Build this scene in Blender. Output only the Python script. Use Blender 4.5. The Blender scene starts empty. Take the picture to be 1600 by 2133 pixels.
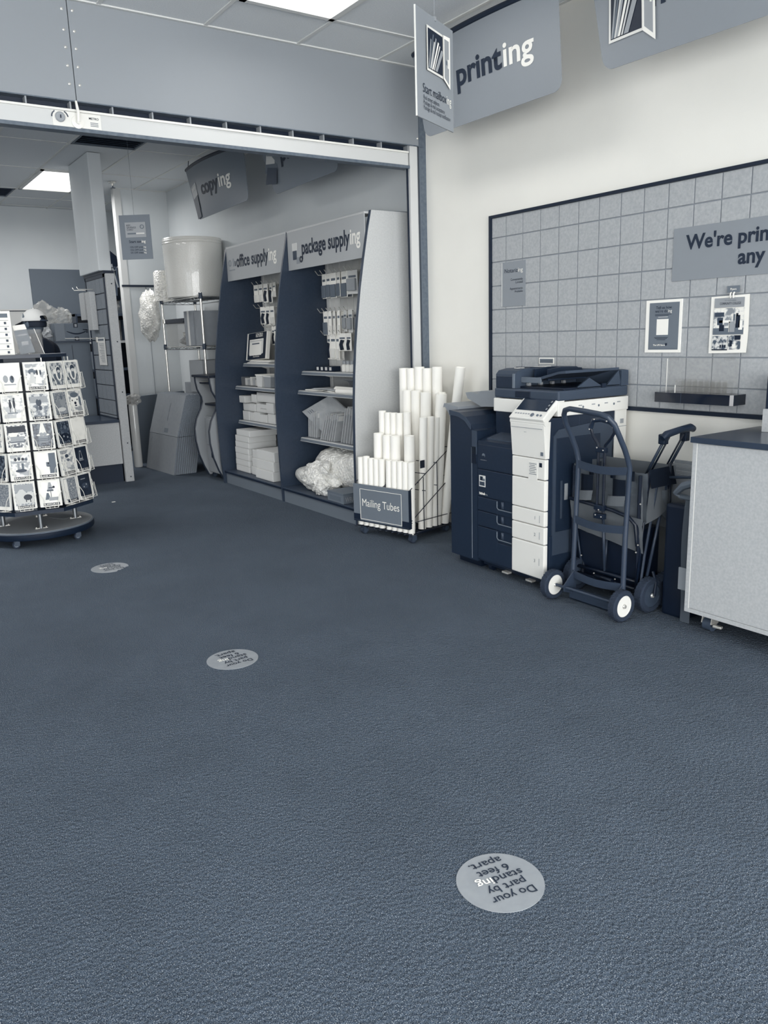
import bpy, bmesh, math, random
from mathutils import Vector, Matrix
random.seed(7)
SC = bpy.context.scene
COL = SC.collection
PI = math.pi

# ------------------------------------------------------------------ camera
cam_d = bpy.data.cameras.new('camera'); cam = bpy.data.objects.new('camera', cam_d); COL.objects.link(cam)
YAW, PITCH, ROLL = math.radians(-34.10194), math.radians(12.50920), math.radians(-1.77809)
fw = Vector((-math.sin(YAW)*math.cos(PITCH), math.cos(YAW)*math.cos(PITCH), -math.sin(PITCH)))
r0 = Vector((math.cos(YAW), math.sin(YAW), 0)); u0 = r0.cross(fw)
rr = r0*math.cos(ROLL)+u0*math.sin(ROLL); uu = -r0*math.sin(ROLL)+u0*math.cos(ROLL)
cm = Matrix((rr, uu, -fw)).transposed().to_4x4(); cm.translation = (0, 0, 1.40)
cam.matrix_world = cm
cam_d.sensor_fit = 'VERTICAL'; cam_d.sensor_height = 36.0; cam_d.lens = 36.0*1656.635/2133.0
cam_d.clip_start = 0.05; cam_d.clip_end = 100
SC.camera = cam

# ------------------------------------------------------------------ world, lights, exposure
w = bpy.data.worlds.new('daylight'); SC.world = w; w.use_nodes = True
w.node_tree.nodes['Background'].inputs[0].default_value = (0.80, 0.90, 1.0, 1)
w.node_tree.nodes['Background'].inputs[1].default_value = 2.2
vs = SC.view_settings
vs.view_transform = 'Standard'; vs.look = 'None'; vs.gamma = 1.0; vs.use_curve_mapping = False; vs.exposure = 0.06
SC.cycles.max_bounces = 8; SC.cycles.diffuse_bounces = 4; SC.cycles.glossy_bounces = 3; SC.cycles.transmission_bounces = 6
SC.cycles.transparent_max_bounces = 12; SC.cycles.caustics_reflective = False; SC.cycles.caustics_refractive = False
def area(name, loc, size, size_y, power, color, rot=(0, 0, 0), spread=180):
    d = bpy.data.lights.new(name, 'AREA'); d.shape = 'RECTANGLE'; d.size = size; d.size_y = size_y
    d.energy = power; d.color = color; d.spread = math.radians(spread)
    o = bpy.data.objects.new(name, d); COL.objects.link(o); o.location = loc; o.rotation_euler = rot
    return o
# daylight coming in through the shop windows of the street wall behind the camera
FRONT_Y = -3.4
win = area('storefront_daylight', (-0.4, FRONT_Y+0.05, 1.42), 7.8, 2.3, 470, (1.0, 0.985, 0.955), (math.radians(90), 0, 0))
side_fill = area('added_side_fill', (-4.42, .6, 1.42), 4.6, 2.3, 60, (1.0, .985, .955), (math.radians(90), 0, math.radians(-90)))  # fill light added to brighten the right wall from the unseen left side
TROFFER_FRONT, TROFFER_REAR = 7.0, 31.0

# ------------------------------------------------------------------ colour ramp of the toned print and materials
RAMP = [(0, (6, 15, 30)), (.10, (16, 30, 49)), (.22, (43, 54, 71)), (.35, (76, 88, 102)), (.5, (124, 131, 139)), (.65, (164, 167, 170)),
        (.8, (207, 208, 207)), (.92, (238, 236, 229)), (1, (250, 248, 242))]
def lin(c):
    c = c/255.0
    return c/12.92 if c <= .04045 else ((c+.055)/1.055)**2.4
def tone(v):
    v = max(0, min(1, v))
    for (a, ca), (b, cb) in zip(RAMP, RAMP[1:]):
        if v <= b:
            t = (v-a)/(b-a)
            return tuple(lin(p+(q-p)*t) for p, q in zip(ca, cb))+(1,)
    return tuple(lin(p) for p in RAMP[-1][1])+(1,)
MATS = {}
def mat(name, v, rough=.6, metal=0, spec=.4, noise=None, bump=None, alpha=1, emit=0, coat=0, trans=0, tint=(1, 1, 1)):
    """v: tone 0..1; noise=(scale, amount); bump=(scale, strength, kind)"""
    if name in MATS: return MATS[name]
    m = bpy.data.materials.new(name); m.use_nodes = True; MATS[name] = m
    nt = m.node_tree; b = nt.nodes['Principled BSDF']; L = nt.links.new
    tn = lambda q: tuple(a*k for a, k in zip(tone(q), tint))+(1,)
    c = tn(v); b.inputs['Base Color'].default_value = c
    b.inputs['Roughness'].default_value = rough; b.inputs['Metallic'].default_value = metal
    b.inputs['Specular IOR Level'].default_value = spec; b.inputs['Coat Weight'].default_value = coat
    b.inputs['Alpha'].default_value = alpha; b.inputs['Transmission Weight'].default_value = trans
    tc = nt.nodes.new('ShaderNodeTexCoord')
    if noise:
        n = nt.nodes.new('ShaderNodeTexNoise'); n.inputs['Scale'].default_value = noise[0]; n.inputs['Detail'].default_value = 4
        L(tc.outputs['Object'], n.inputs['Vector'])
        r = nt.nodes.new('ShaderNodeValToRGB'); L(n.outputs['Fac'], r.inputs[0])
        r.color_ramp.elements[0].position = .3; r.color_ramp.elements[1].position = .7
        r.color_ramp.elements[0].color = tn(v-noise[1]); r.color_ramp.elements[1].color = tn(v+noise[1])
        L(r.outputs[0], b.inputs['Base Color'])
    if bump:
        if bump[2] == 'noise':
            n = nt.nodes.new('ShaderNodeTexNoise'); n.inputs['Scale'].default_value = bump[0]; out = n.outputs['Fac']
        else:
            n = nt.nodes.new('ShaderNodeTexVoronoi'); n.inputs['Scale'].default_value = bump[0]; out = n.outputs['Distance']
        L(tc.outputs['Object'], n.inputs['Vector'])
        bp = nt.nodes.new('ShaderNodeBump'); bp.inputs['Strength'].default_value = bump[1]; bp.inputs['Distance'].default_value = .01
        if bump[2] != 'noise': bp.invert = True
        L(out, bp.inputs['Height']); L(bp.outputs[0], b.inputs['Normal'])
    if emit:
        b.inputs['Emission Color'].default_value = (1, .985, .95, 1); b.inputs['Emission Strength'].default_value = emit
    return m
def carpet_mat():
    m = bpy.data.materials.new('carpet'); m.use_nodes = True; nt = m.node_tree; L = nt.links.new; b = nt.nodes['Principled BSDF']
    tc = nt.nodes.new('ShaderNodeTexCoord')
    n1 = nt.nodes.new('ShaderNodeTexNoise'); n1.inputs['Scale'].default_value = 380; n1.inputs['Detail'].default_value = 3
    n2 = nt.nodes.new('ShaderNodeTexNoise'); n2.inputs['Scale'].default_value = 2.0; n2.inputs['Detail'].default_value = 8; n2.inputs['Roughness'].default_value = .78
    n3 = nt.nodes.new('ShaderNodeTexVoronoi'); n3.inputs['Scale'].default_value = 95
    for n in (n1, n2, n3): L(tc.outputs['Object'], n.inputs['Vector'])
    r1 = nt.nodes.new('ShaderNodeValToRGB'); L(n1.outputs['Fac'], r1.inputs[0])
    e = r1.color_ramp.elements; e[0].position = .34; e[0].color = tone(.15); e[1].position = .70; e[1].color = tone(.72)
    x = r1.color_ramp.elements.new(.52); x.color = tone(.36); x = r1.color_ramp.elements.new(.61); x.color = tone(.45)
    r2 = nt.nodes.new('ShaderNodeValToRGB'); L(n2.outputs['Fac'], r2.inputs[0])
    e = r2.color_ramp.elements; e[0].position = .35; e[0].color = (.80, .80, .80, 1); e[1].position = .65; e[1].color = (.98, .98, .98, 1)
    mx = nt.nodes.new('ShaderNodeMix'); mx.data_type = 'RGBA'; mx.blend_type = 'MULTIPLY'; mx.inputs[0].default_value = 1
    L(r1.outputs[0], mx.inputs[6]); L(r2.outputs[0], mx.inputs[7]); L(mx.outputs[2], b.inputs['Base Color'])
    b.inputs['Roughness'].default_value = .95; b.inputs['Specular IOR Level'].default_value = .1
    bp = nt.nodes.new('ShaderNodeBump'); bp.inputs['Strength'].default_value = .6; bp.inputs['Distance'].default_value = .006
    L(n3.outputs['Distance'], bp.inputs['Height']); L(bp.outputs[0], b.inputs['Normal'])
    return m
def glass_mat(name, tint=.9, alpha=.12, rough=.05):
    """clear plastic: mostly see-through with a glossy film"""
    m = bpy.data.materials.new(name); m.use_nodes = True; nt = m.node_tree; L = nt.links.new; MATS[name] = m
    nt.nodes.remove(nt.nodes['Principled BSDF'])
    t = nt.nodes.new('ShaderNodeBsdfTransparent'); t.inputs[0].default_value = (tint, tint, tint, 1)
    g = nt.nodes.new('ShaderNodeBsdfPrincipled'); g.inputs['Base Color'].default_value = tone(.85); g.inputs['Roughness'].default_value = rough
    mx = nt.nodes.new('ShaderNodeMixShader'); mx.inputs[0].default_value = alpha
    L(t.outputs[0], mx.inputs[1]); L(g.outputs[0], mx.inputs[2]); L(mx.outputs[0], nt.nodes['Material Output'].inputs[0])
    return m
def picture_mat(name, scale, lo, hi, seed, kind='noise'):
    """a printed photograph that is too small to read: blotches of two tones"""
    m = bpy.data.materials.new(name); m.use_nodes = True; nt = m.node_tree; L = nt.links.new; b = nt.nodes['Principled BSDF']; MATS[name] = m
    tc = nt.nodes.new('ShaderNodeTexCoord'); mp = nt.nodes.new('ShaderNodeMapping'); mp.inputs['Location'].default_value = (seed*3.1, seed*1.7, seed)
    L(tc.outputs['Object'], mp.inputs[0])
    n = nt.nodes.new('ShaderNodeTexNoise'); n.inputs['Scale'].default_value = scale*2.2; n.inputs['Detail'].default_value = 6
    L(mp.outputs[0], n.inputs['Vector'])
    r = nt.nodes.new('ShaderNodeValToRGB'); L(n.outputs['Fac'], r.inputs[0]); e = r.color_ramp.elements
    e[0].position = .43; e[0].color = tone(lo); e[1].position = .58; e[1].color = tone(hi); x_ = e.new(.5); x_.color = tone(lo*.35+hi*.65)
    L(r.outputs[0], b.inputs['Base Color']); b.inputs['Roughness'].default_value = .35
    return m

M_ = dict(
    wall=mat('wall_paint', .92, .75, noise=(3, .01)), wall_shade=mat('shaded_wall_paint', .83, .8, noise=(3, .01), tint=(.90, .945, 1.0)),  # cool shade of the rear walls is put into a darker, bluer paint
    soffit=mat('header_paint', .57, .5), ceil=mat('ceiling_tile', .86, .9, noise=(120, .02), bump=(200, .15, 'noise'), tint=(.95, .985, 1.05)),
    tbar=mat('grid_white', .82, .5), white=mat('white_plastic', .88, .4), cream=mat('cream_metal', .785, .45),
    navy=mat('navy_black', .10, .45), black=mat('black_plastic', .06, .4), blackgloss=mat('black_gloss', .05, .12, spec=.6),
    dark=mat('dark_laminate', .16, .35, noise=(60, .01)), dark2=mat('dark_display_laminate', .25, .32, noise=(60, .012)), dgrey=mat('dark_grey_plastic', .27, .5), grey=mat('grey_plastic', .42, .55),
    sign=mat('sign_grey', .55, .45), signd=mat('sign_dark_grey', .45, .45), ink=mat('ink_navy', .15, .6), inkw=mat('ink_white', .95, .6),
    lam=mat('speckled_laminate', .69, .5, noise=(90, .025)), tile=mat('display_tile', .66, .65, noise=(70, .03)), groove=mat('tile_groove', .54, .7),
    tile2=mat('rear_tile', .50, .65, noise=(60, .02)), chrome=mat('chrome', .9, .25, .65), wirew=mat('bright_wire', .90, .3, 0), steel=mat('brushed_steel', .62, .35, 1),
    paper=mat('white_paper', .96, .7), paper2=mat('off_white_paper', .82, .75), card=mat('grey_cardboard', .56, .8, noise=(25, .012)),
    cardd=mat('cardboard_edge', .46, .85, noise=(200, .06)), tube=mat('white_tube_paper', .98, .6), tubein=mat('tube_inside', .72, .8),
    rubber=mat('rubber', .20, .8, bump=(300, .4, 'voronoi')), fabric=mat('grey_canvas', .46, .85, bump=(500, .2, 'noise')), fabric2=mat('light_grey_canvas', .53, .85),
    mesh=mat('dark_mesh', .14, .9), frame=mat('powder_coat_grey', .24, .4), bag=mat('bubble_wrap', .87, .28, spec=.6, noise=(70, .06), bump=(46, .8, 'voronoi'), coat=.25),
    bag2=mat('bubble_roll', .88, .22, spec=.7, bump=(120, .2, 'voronoi'), coat=.6), screen=mat('screen_glass', .17, .1, spec=.6), silver=mat('silver_grey', .60, .4),
    skin=mat('skin', .36, .6), shirt=mat('dark_shirt', .07, .9), cap=mat('cap_cloth', .80, .85), hair=mat('hair', .06, .7), trousers=mat('dark_trousers', .18, .9),
    lam2=mat('pale_laminate', .75, .5, noise=(90, .02)), headsign=mat('header_sign_grey', .67, .45), steelpost=mat('dark_steel', .40, .45, noise=(40, .03)), decal=mat('decal_grey', .58, .45, noise=(30, .015)), lamp=mat('lamp_diffuser', .95, .5, emit=1.9),
    board=mat('board_frame', .10, .5), boxw=mat('white_box_card', .80, .75), env=mat('padded_envelope', .66, .7, noise=(15, .03)), dkpanel=mat('dark_wall_panel', .42, .6),
    kick=mat('kick_panel', .14, .6), counterg=mat('counter_grey', .60, .6), topnavy=mat('navy_worktop', .24, .22, spec=.5))
carpet = carpet_mat()
binplastic = glass_mat('bin_plastic', .93, .13, .2); acrylic = glass_mat('clear_acrylic', .97, .05); plasticbag = glass_mat('clear_plastic_film', .86, .30, .15); winglass = glass_mat('window_glass', .98, .04, .02)

# ------------------------------------------------------------------ mesh builder
class G:
    def __init__(s, T=None): s.bm = bmesh.new(); s.m = []; s.T = T
    def _mi(s, m):
        if m is None: return 0
        if m not in s.m: s.m.append(m)
        return s.m.index(m)
    def face(s, pts, m=None):
        f = s.bm.faces.new([s.bm.verts.new(p) for p in pts]); f.material_index = s._mi(m); return f
    def quad(s, a, b, c, d, m=None): return s.face([a, b, c, d], m)
    def box(s, x0, x1, y0, y1, z0, z1, m=None, bev=0, T=None):
        i = s._mi(m)
        vs_ = [s.bm.verts.new((x, y, z)) for x in (x0, x1) for y in (y0, y1) for z in (z0, z1)]
        fs = []
        for q in ((0, 1, 3, 2), (4, 6, 7, 5), (0, 4, 5, 1), (2, 3, 7, 6), (0, 2, 6, 4), (1, 5, 7, 3)):
            f = s.bm.faces.new([vs_[k] for k in q]); f.material_index = i; fs.append(f)
        if bev:
            es = list({e for f in fs for e in f.edges})
            r = bmesh.ops.bevel(s.bm, geom=es, offset=bev, segments=2, affect='EDGES', profile=.6)
            for f in r['faces']: f.material_index = i
            if T: bmesh.ops.transform(s.bm, matrix=T, verts=list({v for f in r['faces'] for v in f.verts}))
        elif T: bmesh.ops.transform(s.bm, matrix=T, verts=vs_)
        return s
    def prism(s, poly, axis, a0, a1, m=None, m_end=None, T=None):
        """poly: list of 2D points in the two remaining axes (cyclic order x->yz, y->xz, z->xy)"""
        def P(p, a):
            return {'x': (a, p[0], p[1]), 'y': (p[0], a, p[1]), 'z': (p[0], p[1], a)}[axis]
        A = [s.bm.verts.new(P(p, a0)) for p in poly]; B = [s.bm.verts.new(P(p, a1)) for p in poly]
        i = s._mi(m); j = s._mi(m_end) if m_end else i; n = len(poly)
        f = s.bm.faces.new(A); f.material_index = j
        f = s.bm.faces.new(B[::-1]); f.material_index = i
        for k in range(n):
            f = s.bm.faces.new([A[k], B[k], B[(k+1) % n], A[(k+1) % n]]); f.material_index = i
        if T: bmesh.ops.transform(s.bm, matrix=T, verts=A+B)
        return s
    def tube(s, path, r, seg=8, m=None, closed=False, caps=True):
        path = [Vector(p) for p in path]; n = len(path); i = s._mi(m); rings = []
        up = None
        for k, p in enumerate(path):
            if closed: d = path[(k+1) % n]-path[k-1]
            else: d = path[min(k+1, n-1)]-path[max(k-1, 0)]
            d.normalize()
            if up is None:
                up = d.orthogonal().normalized()
            else:
                up = (up-d*up.dot(d)).normalized()
            b = d.cross(up); rad = r[k] if isinstance(r, (list, tuple)) else r
            rings.append([s.bm.verts.new(p+(up*math.cos(t)+b*math.sin(t))*rad) for t in [2*PI*q/seg for q in range(seg)]])
        for k in range(n if closed else n-1):
            A, B = rings[k], rings[(k+1) % n]
            for q in range(seg):
                f = s.bm.faces.new([A[q], A[(q+1) % seg], B[(q+1) % seg], B[q]]); f.material_index = i; f.smooth = True
        if caps and not closed:
            f = s.bm.faces.new(rings[0][::-1]); f.material_index = i
            f = s.bm.faces.new(rings[-1]); f.material_index = i
        return s
    def cyl(s, p0, p1, r, seg=16, m=None, r2=None): return s.tube([p0, p1], [r, r if r2 is None else r2], seg, m)
    def lathe(s, prof, c, axis='z', seg=24, m=None, closed=False):
        """prof: [(radius, height)]"""
        i = s._mi(m); rings = []
        for rad, h in prof:
            ring = []
            for q in range(seg):
                t = 2*PI*q/seg; a, b = rad*math.cos(t), rad*math.sin(t)
                p = {'z': (a, b, h), 'y': (b, h, a), 'x': (h, a, b)}[axis]
                ring.append(s.bm.verts.new((c[0]+p[0], c[1]+p[1], c[2]+p[2])))
            rings.append(ring)
        prs = list(zip(rings, rings[1:]))+([(rings[-1], rings[0])] if closed else [])
        for A, B in prs:
            for q in range(seg):
                f = s.bm.faces.new([A[q], A[(q+1) % seg], B[(q+1) % seg], B[q]]); f.material_index = i; f.smooth = True
        if not closed:
            for R in (rings[0][::-1], rings[-1]):
                f = s.bm.faces.new(R); f.material_index = i
        return s
    def ball(s, c, r, m=None, sc=(1, 1, 1), sub=2):
        i = s._mi(m); q = bmesh.ops.create_icosphere(s.bm, subdivisions=sub, radius=1)
        for v in q['verts']: v.co = Vector((v.co.x*r*sc[0]+c[0], v.co.y*r*sc[1]+c[1], v.co.z*r*sc[2]+c[2]))
        for f in {f for v in q['verts'] for f in v.link_faces}: f.material_index = i; f.smooth = True
        return s
    def mesh(s, name, m=None, origin=(0, 0, 0)):
        bmesh.ops.recalc_face_normals(s.bm, faces=s.bm.faces)
        for e in s.bm.edges:
            if len(e.link_faces) == 2 and e.calc_face_angle(0) > .65: e.smooth = False
        me = bpy.data.meshes.new(name)
        if any(origin): bmesh.ops.translate(s.bm, vec=-Vector(origin), verts=s.bm.verts)
        s.bm.to_mesh(me); s.bm.free()
        for x in (s.m if s.m else [m]): me.materials.append(x)
        return me
WM = {}   # world matrices of parents
def wm(o):
    return WM.get(o.name, o.matrix_basis.copy())
def link(o, parent=None, world=True):
    COL.objects.link(o)
    if parent is not None:
        o.parent = parent
        if world: o.matrix_parent_inverse = wm(parent).inverted()
        WM[o.name] = (Matrix() if world else wm(parent)) @ o.matrix_basis
    else: WM[o.name] = o.matrix_basis.copy()
    return o
def tag(o, label=None, cat=None, group=None, kind=None):
    if label: o['label'] = label
    if cat: o['category'] = cat
    if group: o['group'] = group
    if kind: o['kind'] = kind
    return o
def thing(name, label, cat, loc=(0, 0, 0), rotz=0, group=None):
    o = bpy.data.objects.new(name, None); o.empty_display_size = .05
    o.location = loc; o.rotation_euler = (0, 0, rotz)
    o.matrix_basis = Matrix.Translation(loc) @ Matrix.Rotation(rotz, 4, 'Z')
    link(o); return tag(o, label, cat, group)
def part(name, g, m, parent, world=True, label=None, kind=None):
    o = bpy.data.objects.new(name, g.mesh(name, m) if isinstance(g, G) else g); link(o, parent, world)
    return tag(o, label, None, None, kind)
def solo(name, g, m, label, cat, group=None, kind=None):
    """a thing that is one mesh, its origin at its own base"""
    co = [v.co for v in g.bm.verts]
    lo = [min(c[i] for c in co) for i in range(3)]; hi = [max(c[i] for c in co) for i in range(3)]
    og = ((lo[0]+hi[0])/2, (lo[1]+hi[1])/2, lo[2])
    o = bpy.data.objects.new(name, g.mesh(name, m, og)); o.location = og; o.matrix_basis = Matrix.Translation(og)
    link(o); return tag(o, label, cat, group, kind)
def struct(name, g, m, parent=None, label=None):
    o = bpy.data.objects.new(name, g.mesh(name, m)); link(o, parent)
    if parent is None: tag(o, label, kind='structure')
    return o
TXT = {}
def text_mesh(body, bold=0.0):
    k = (body, bold)
    if k in TXT: return TXT[k]
    c = bpy.data.curves.new('lettering', 'FONT'); c.body = body; c.size = 1; c.resolution_u = 4 if len(body) < 16 else 2; c.offset = bold; c.extrude = .0; c.fill_mode = 'FRONT'
    c.space_line = .82
    o = bpy.data.objects.new('lettering', c); COL.objects.link(o)
    dg = bpy.context.evaluated_depsgraph_get(); me = bpy.data.meshes.new_from_object(o.evaluated_get(dg))
    bpy.data.objects.remove(o); bpy.data.curves.remove(c)
    xs = [v.co.x for v in me.vertices] or [0]; ys = [v.co.y for v in me.vertices] or [0]
    TXT[k] = (me, min(xs), max(xs), min(ys), max(ys)); return TXT[k]
def text(body, parent, org, xd, yd, m, width=None, size=None, bold=.012, align='l', name='lettering', sx=1.0, world=True):
    """lay flat lettering: org = baseline start (or centre / end), xd, yd = unit directions"""
    me0, a, b, c, d = text_mesh(body, bold)
    me = me0.copy(); me.name = name; me.materials.clear(); me.materials.append(m)
    if width and size: kx, ky = width/(b-a), size
    elif width: kx = ky = width/(b-a)
    else: kx, ky = size*sx, size
    xd, yd = Vector(xd).normalized(), Vector(yd).normalized(); n = xd.cross(yd)
    off = {'l': -a*kx, 'c': -(a+b)/2*kx, 'r': -b*kx}[align]
    base = Vector(org)+n*.0016+xd*off
    T = Matrix((xd*kx, yd*ky, n)).transposed().to_4x4(); T.translation = base
    me.transform(T)
    o = bpy.data.objects.new(name, me); link(o, parent, world)
    return o, kx*(b-a)
def two_tone(b1, b2, parent, org, xd, yd, width, m1, m2, bold=.012, size=None):
    _, a1, e1, _, _ = text_mesh(b1, bold); _, a2, e2, _, _ = text_mesh(b2, min(bold*1.2, .019))
    tot = (e1-a1)+(e2-a2)+.06; k = width/tot; sz = size or k
    text(b1, parent, org, xd, yd, m1, width=(e1-a1)*k, size=sz, bold=bold)
    o2 = Vector(org)+Vector(xd).normalized()*((e1-a1)+.06)*k
    text(b2, parent, o2, xd, yd, m2, width=(e2-a2)*k, size=sz, bold=min(bold*1.2, .019))
NX, NY, UP = Vector((-1, 0, 0)), Vector((0, -1, 0)), Vector((0, 0, 1))
PX = Vector((1, 0, 0))

# ================================================================== THE SETTING
XW, YE, YF, ZC, XL, YH = 3.70, 10.0, 11.8, 3.19, -4.5, 4.80
struct('floor', G().box(XL-.1, XW+.4, FRONT_Y-.1, YF+.1, -.1, 0), carpet)
struct('wall_right', G().box(XW, XW+.15, FRONT_Y, YH+.1, 0, 3.4), M_['wall'])
struct('wall_right_rear', G().box(XW, XW+.15, YH+.1, YF, 0, 3.4), M_['wall_shade'])
g = G(); g.box(XL-.15, XL, FRONT_Y, -1.75, 0, 3.4); g.box(XL-.15, XL, 2.95, YF, 0, 3.4); g.box(XL-.15, XL, -1.75, 2.95, 0, .25); g.box(XL-.15, XL, -1.75, 2.95, 2.6, 3.4)
wl_ = struct('wall_left', g, M_['wall'])
for k in range(2): struct('window_pane', G().box(XL-.07, XL-.06, -1.75+2.35*k+.03, .6+2.35*k-.03, .25, 2.6), winglass, wl_)  # unseen side window, added to go with the side fill light
struct('window_mullion', G().box(XL-.1, XL-.02, .57, .63, .25, 2.6), M_['steelpost'], wl_)
struct('wall_far', G().box(XL, XW+.15, YF, YF+.15, 0, 3.4), M_['wall_shade'])
g = G()
g.box(XL, XW+.15, FRONT_Y-.15, FRONT_Y, 2.6, 3.4); g.box(XL, XW+.15, FRONT_Y-.15, FRONT_Y, 0, .25)
wf = struct('wall_front', g, M_['wall'])
for k in range(5):
    x = XL+k*(XW-XL)/4
    struct('window_mullion', G().box(max(XL, x-.04), min(XW, x+.04), FRONT_Y-.1, FRONT_Y-.02, .25, 2.6), M_['steelpost'], wf)
    if k < 4: struct('window_pane', G().box(x+.04, x+(XW-XL)/4-.04, FRONT_Y-.07, FRONT_Y-.06, .25, 2.6), winglass, wf)
# end wall of the rear room with its bright free end and dark chair rail
we = struct('wall_end', G().box(3.137, XW, YE, YE+.1, 0, ZC), M_['wall_shade'])
struct('wall_end_edge', G().box(3.055, 3.137, YE-.012, YE+.1, 0, ZC, bev=.006), M_['cream'], we)
struct('chair_rail', G().box(3.05, XW, YE-.02, YE, 2.068, 2.092), M_['navy'], we)
struct('panel_joint', G().box(3.34, 3.345, YE-.004, YE, 0, 2.068), M_['groove'], we)
struct('panel_joint', G().box(3.52, 3.525, YE-.004, YE, 0, 2.068), M_['groove'], we)
# ceiling: deck, tiles and grid bars
ce = struct('ceiling', G().box(XL, XW+.15, FRONT_Y, YF, ZC+.04, ZC+.1), M_['dgrey'])
gx = [3.31-.61*k for k in range(0, 14) if 3.31-.61*k > XL]
gy_all = [4.355+.61*k for k in range(-11, 13)]
GYB = [4.355+1.22*k for k in range(-5, 7)] + [4.965]
tile_me = {}
def ceil_tile(x0, x1, y0, y1):
    k = (round(x1-x0, 3), round(y1-y0, 3))
    if k not in tile_me:
        tile_me[k] = G().box(-k[0]/2, k[0]/2, -k[1]/2, k[1]/2, 0, .015, bev=.003).mesh('tile', M_['ceil'])
    o = bpy.data.objects.new('tile', tile_me[k]); o.location = ((x0+x1)/2, (y0+y1)/2, ZC+.004)
    o.matrix_basis = Matrix.Translation(o.location); link(o, ce)
LIGHTS = [(2.09, 3.135), (2.09, 9.235)]
ADDED_LIGHTS = [(.26, 5.575), (-.96, 6.795), (-.35, 9.235)]  # unseen panels added to brighten the rear room
VENTS = [(2.09, 7.405, .61, .61), (1.48, 10.455, .61, .61)]
holes = [(x, y, .61, 1.22) for x, y in LIGHTS+ADDED_LIGHTS]+VENTS
cols = [XW]+gx+[XL]
ylines = sorted(set([round(v, 3) for v in GYB]+[FRONT_Y, YF, YH-.0, YH+.16, 7.405, 8.015, 10.455, 11.065]))
for a, b in zip(cols[1:], cols):
    for c, d in zip(ylines, ylines[1:]):
        if abs(c-YH) < .01 or d-c < .03: continue
        mx, my = (a+b)/2, (c+d)/2
        if any(hx-.05 < mx < hx+hw+.05 and hy < my < hy+hh for hx, hy, hw, hh in holes): continue
        if b-a < .03: continue
        ceil_tile(a+.004, b-.004, c+.004, d-.004)
def bar(name, x0, x1, y0, y1, dz=0): struct(name, G().box(x0, x1, y0, y1, ZC-.002+dz, ZC+.02, bev=.002), M_['tbar'], ce)
for x in gx:
    bar('grid_bar', x-.012, x+.012, FRONT_Y, YH); bar('grid_bar', x-.012, x+.012, YH+.16, YF)
for c in ylines[1:-1]:
    if c > YH-.01 and c < YH+.2: continue
    bar('grid_bar', XL, XW, c-.012, c+.012, .0007)
bar('edge_angle', XW-.022, XW, FRONT_Y, YH, -.0008); bar('edge_angle', XW-.022, XW, YH+.16, YE, -.0008)
bar('edge_angle', 3.055, XW, YE-.022, YE, -.0014); bar('edge_angle', XL, XW, YH-.022, YH, -.0014)
def troffer(x, y, label, power, group=None):
    t = thing('ceiling_light', label, 'light', (x+.305, y+.61, ZC), 0, group)
    g = G()
    for q in ((x+.012, x+.045, y+.012, y+1.208), (x+.565, x+.598, y+.012, y+1.208), (x+.012, x+.598, y+.012, y+.045), (x+.012, x+.598, y+1.175, y+1.208)):
        g.box(*q, ZC-.012, ZC+.02)
    part('frame', g, M_['tbar'], t)
    part('diffuser', G().box(x+.045, x+.565, y+.045, y+1.175, ZC-.004, ZC+.01), M_['lamp'], t)
    area('lamp', (x+.305, y+.61, ZC-.016), .5, 1.1, power, (1, .99, .975), (0, 0, 0), 170)
troffer(*LIGHTS[0], 'recessed ceiling light panel in front of the grey shutter header', TROFFER_FRONT)
troffer(*LIGHTS[1], 'glowing ceiling light panel in the rear room beside the square column', TROFFER_REAR)
for p, l in zip(ADDED_LIGHTS, ('added ceiling light panel hidden behind the shutter header', 'added rear room ceiling light panel beyond the left picture edge', 'added ceiling light panel farthest left in the rear room, out of view')): troffer(*p, l, TROFFER_REAR)
for i, (x, y, a, b) in enumerate(VENTS):
    t = thing('ceiling_vent', ['dark square ceiling vent just behind the shutter header', 'dark ceiling vent at the left picture edge beyond the light panel'][i], 'vent', (x+.3, y+.3, ZC))
    part('backing', G().box(x+.012, x+a-.012, y+.012, y+b-.012, ZC+.02, ZC+.03), M_['dark'], t)
    for k in range(9):
        yy = y+.04+k*.063
        part('slat', G().box(x+.03, x+a-.03, yy, yy+.045, ZC+.002, ZC+.006, T=Matrix.Translation((0, yy, ZC)) @ Matrix.Rotation(.5, 4, 'X') @ Matrix.Translation((0, -yy, -ZC))), M_['dgrey'], t)
    g = G()
    for q in ((x+.012, x+.03, y+.012, y+b-.012), (x+a-.03, x+a-.012, y+.012, y+b-.012), (x+.012, x+a-.012, y+.012, y+.03), (x+.012, x+a-.012, y+b-.03, y+b-.012)): g.box(*q, ZC-.004, ZC+.02)
    part('frame', g, M_['grey'], t)
t = thing('sprinkler', 'small fire sprinkler head on the rear room ceiling', 'sprinkler', (2.944, 9.63, ZC))
part('base', G().lathe([(.045, 0), (.04, -.012), (.015, -.016), (.012, -.04)], (2.944, 9.63, ZC), seg=14), M_['chrome'], t)
part('deflector', G().lathe([(.006, -.04), (.006, -.06), (.03, -.062), (.03, -.066)], (2.944, 9.63, ZC), seg=14), M_['dgrey'], t)

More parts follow.
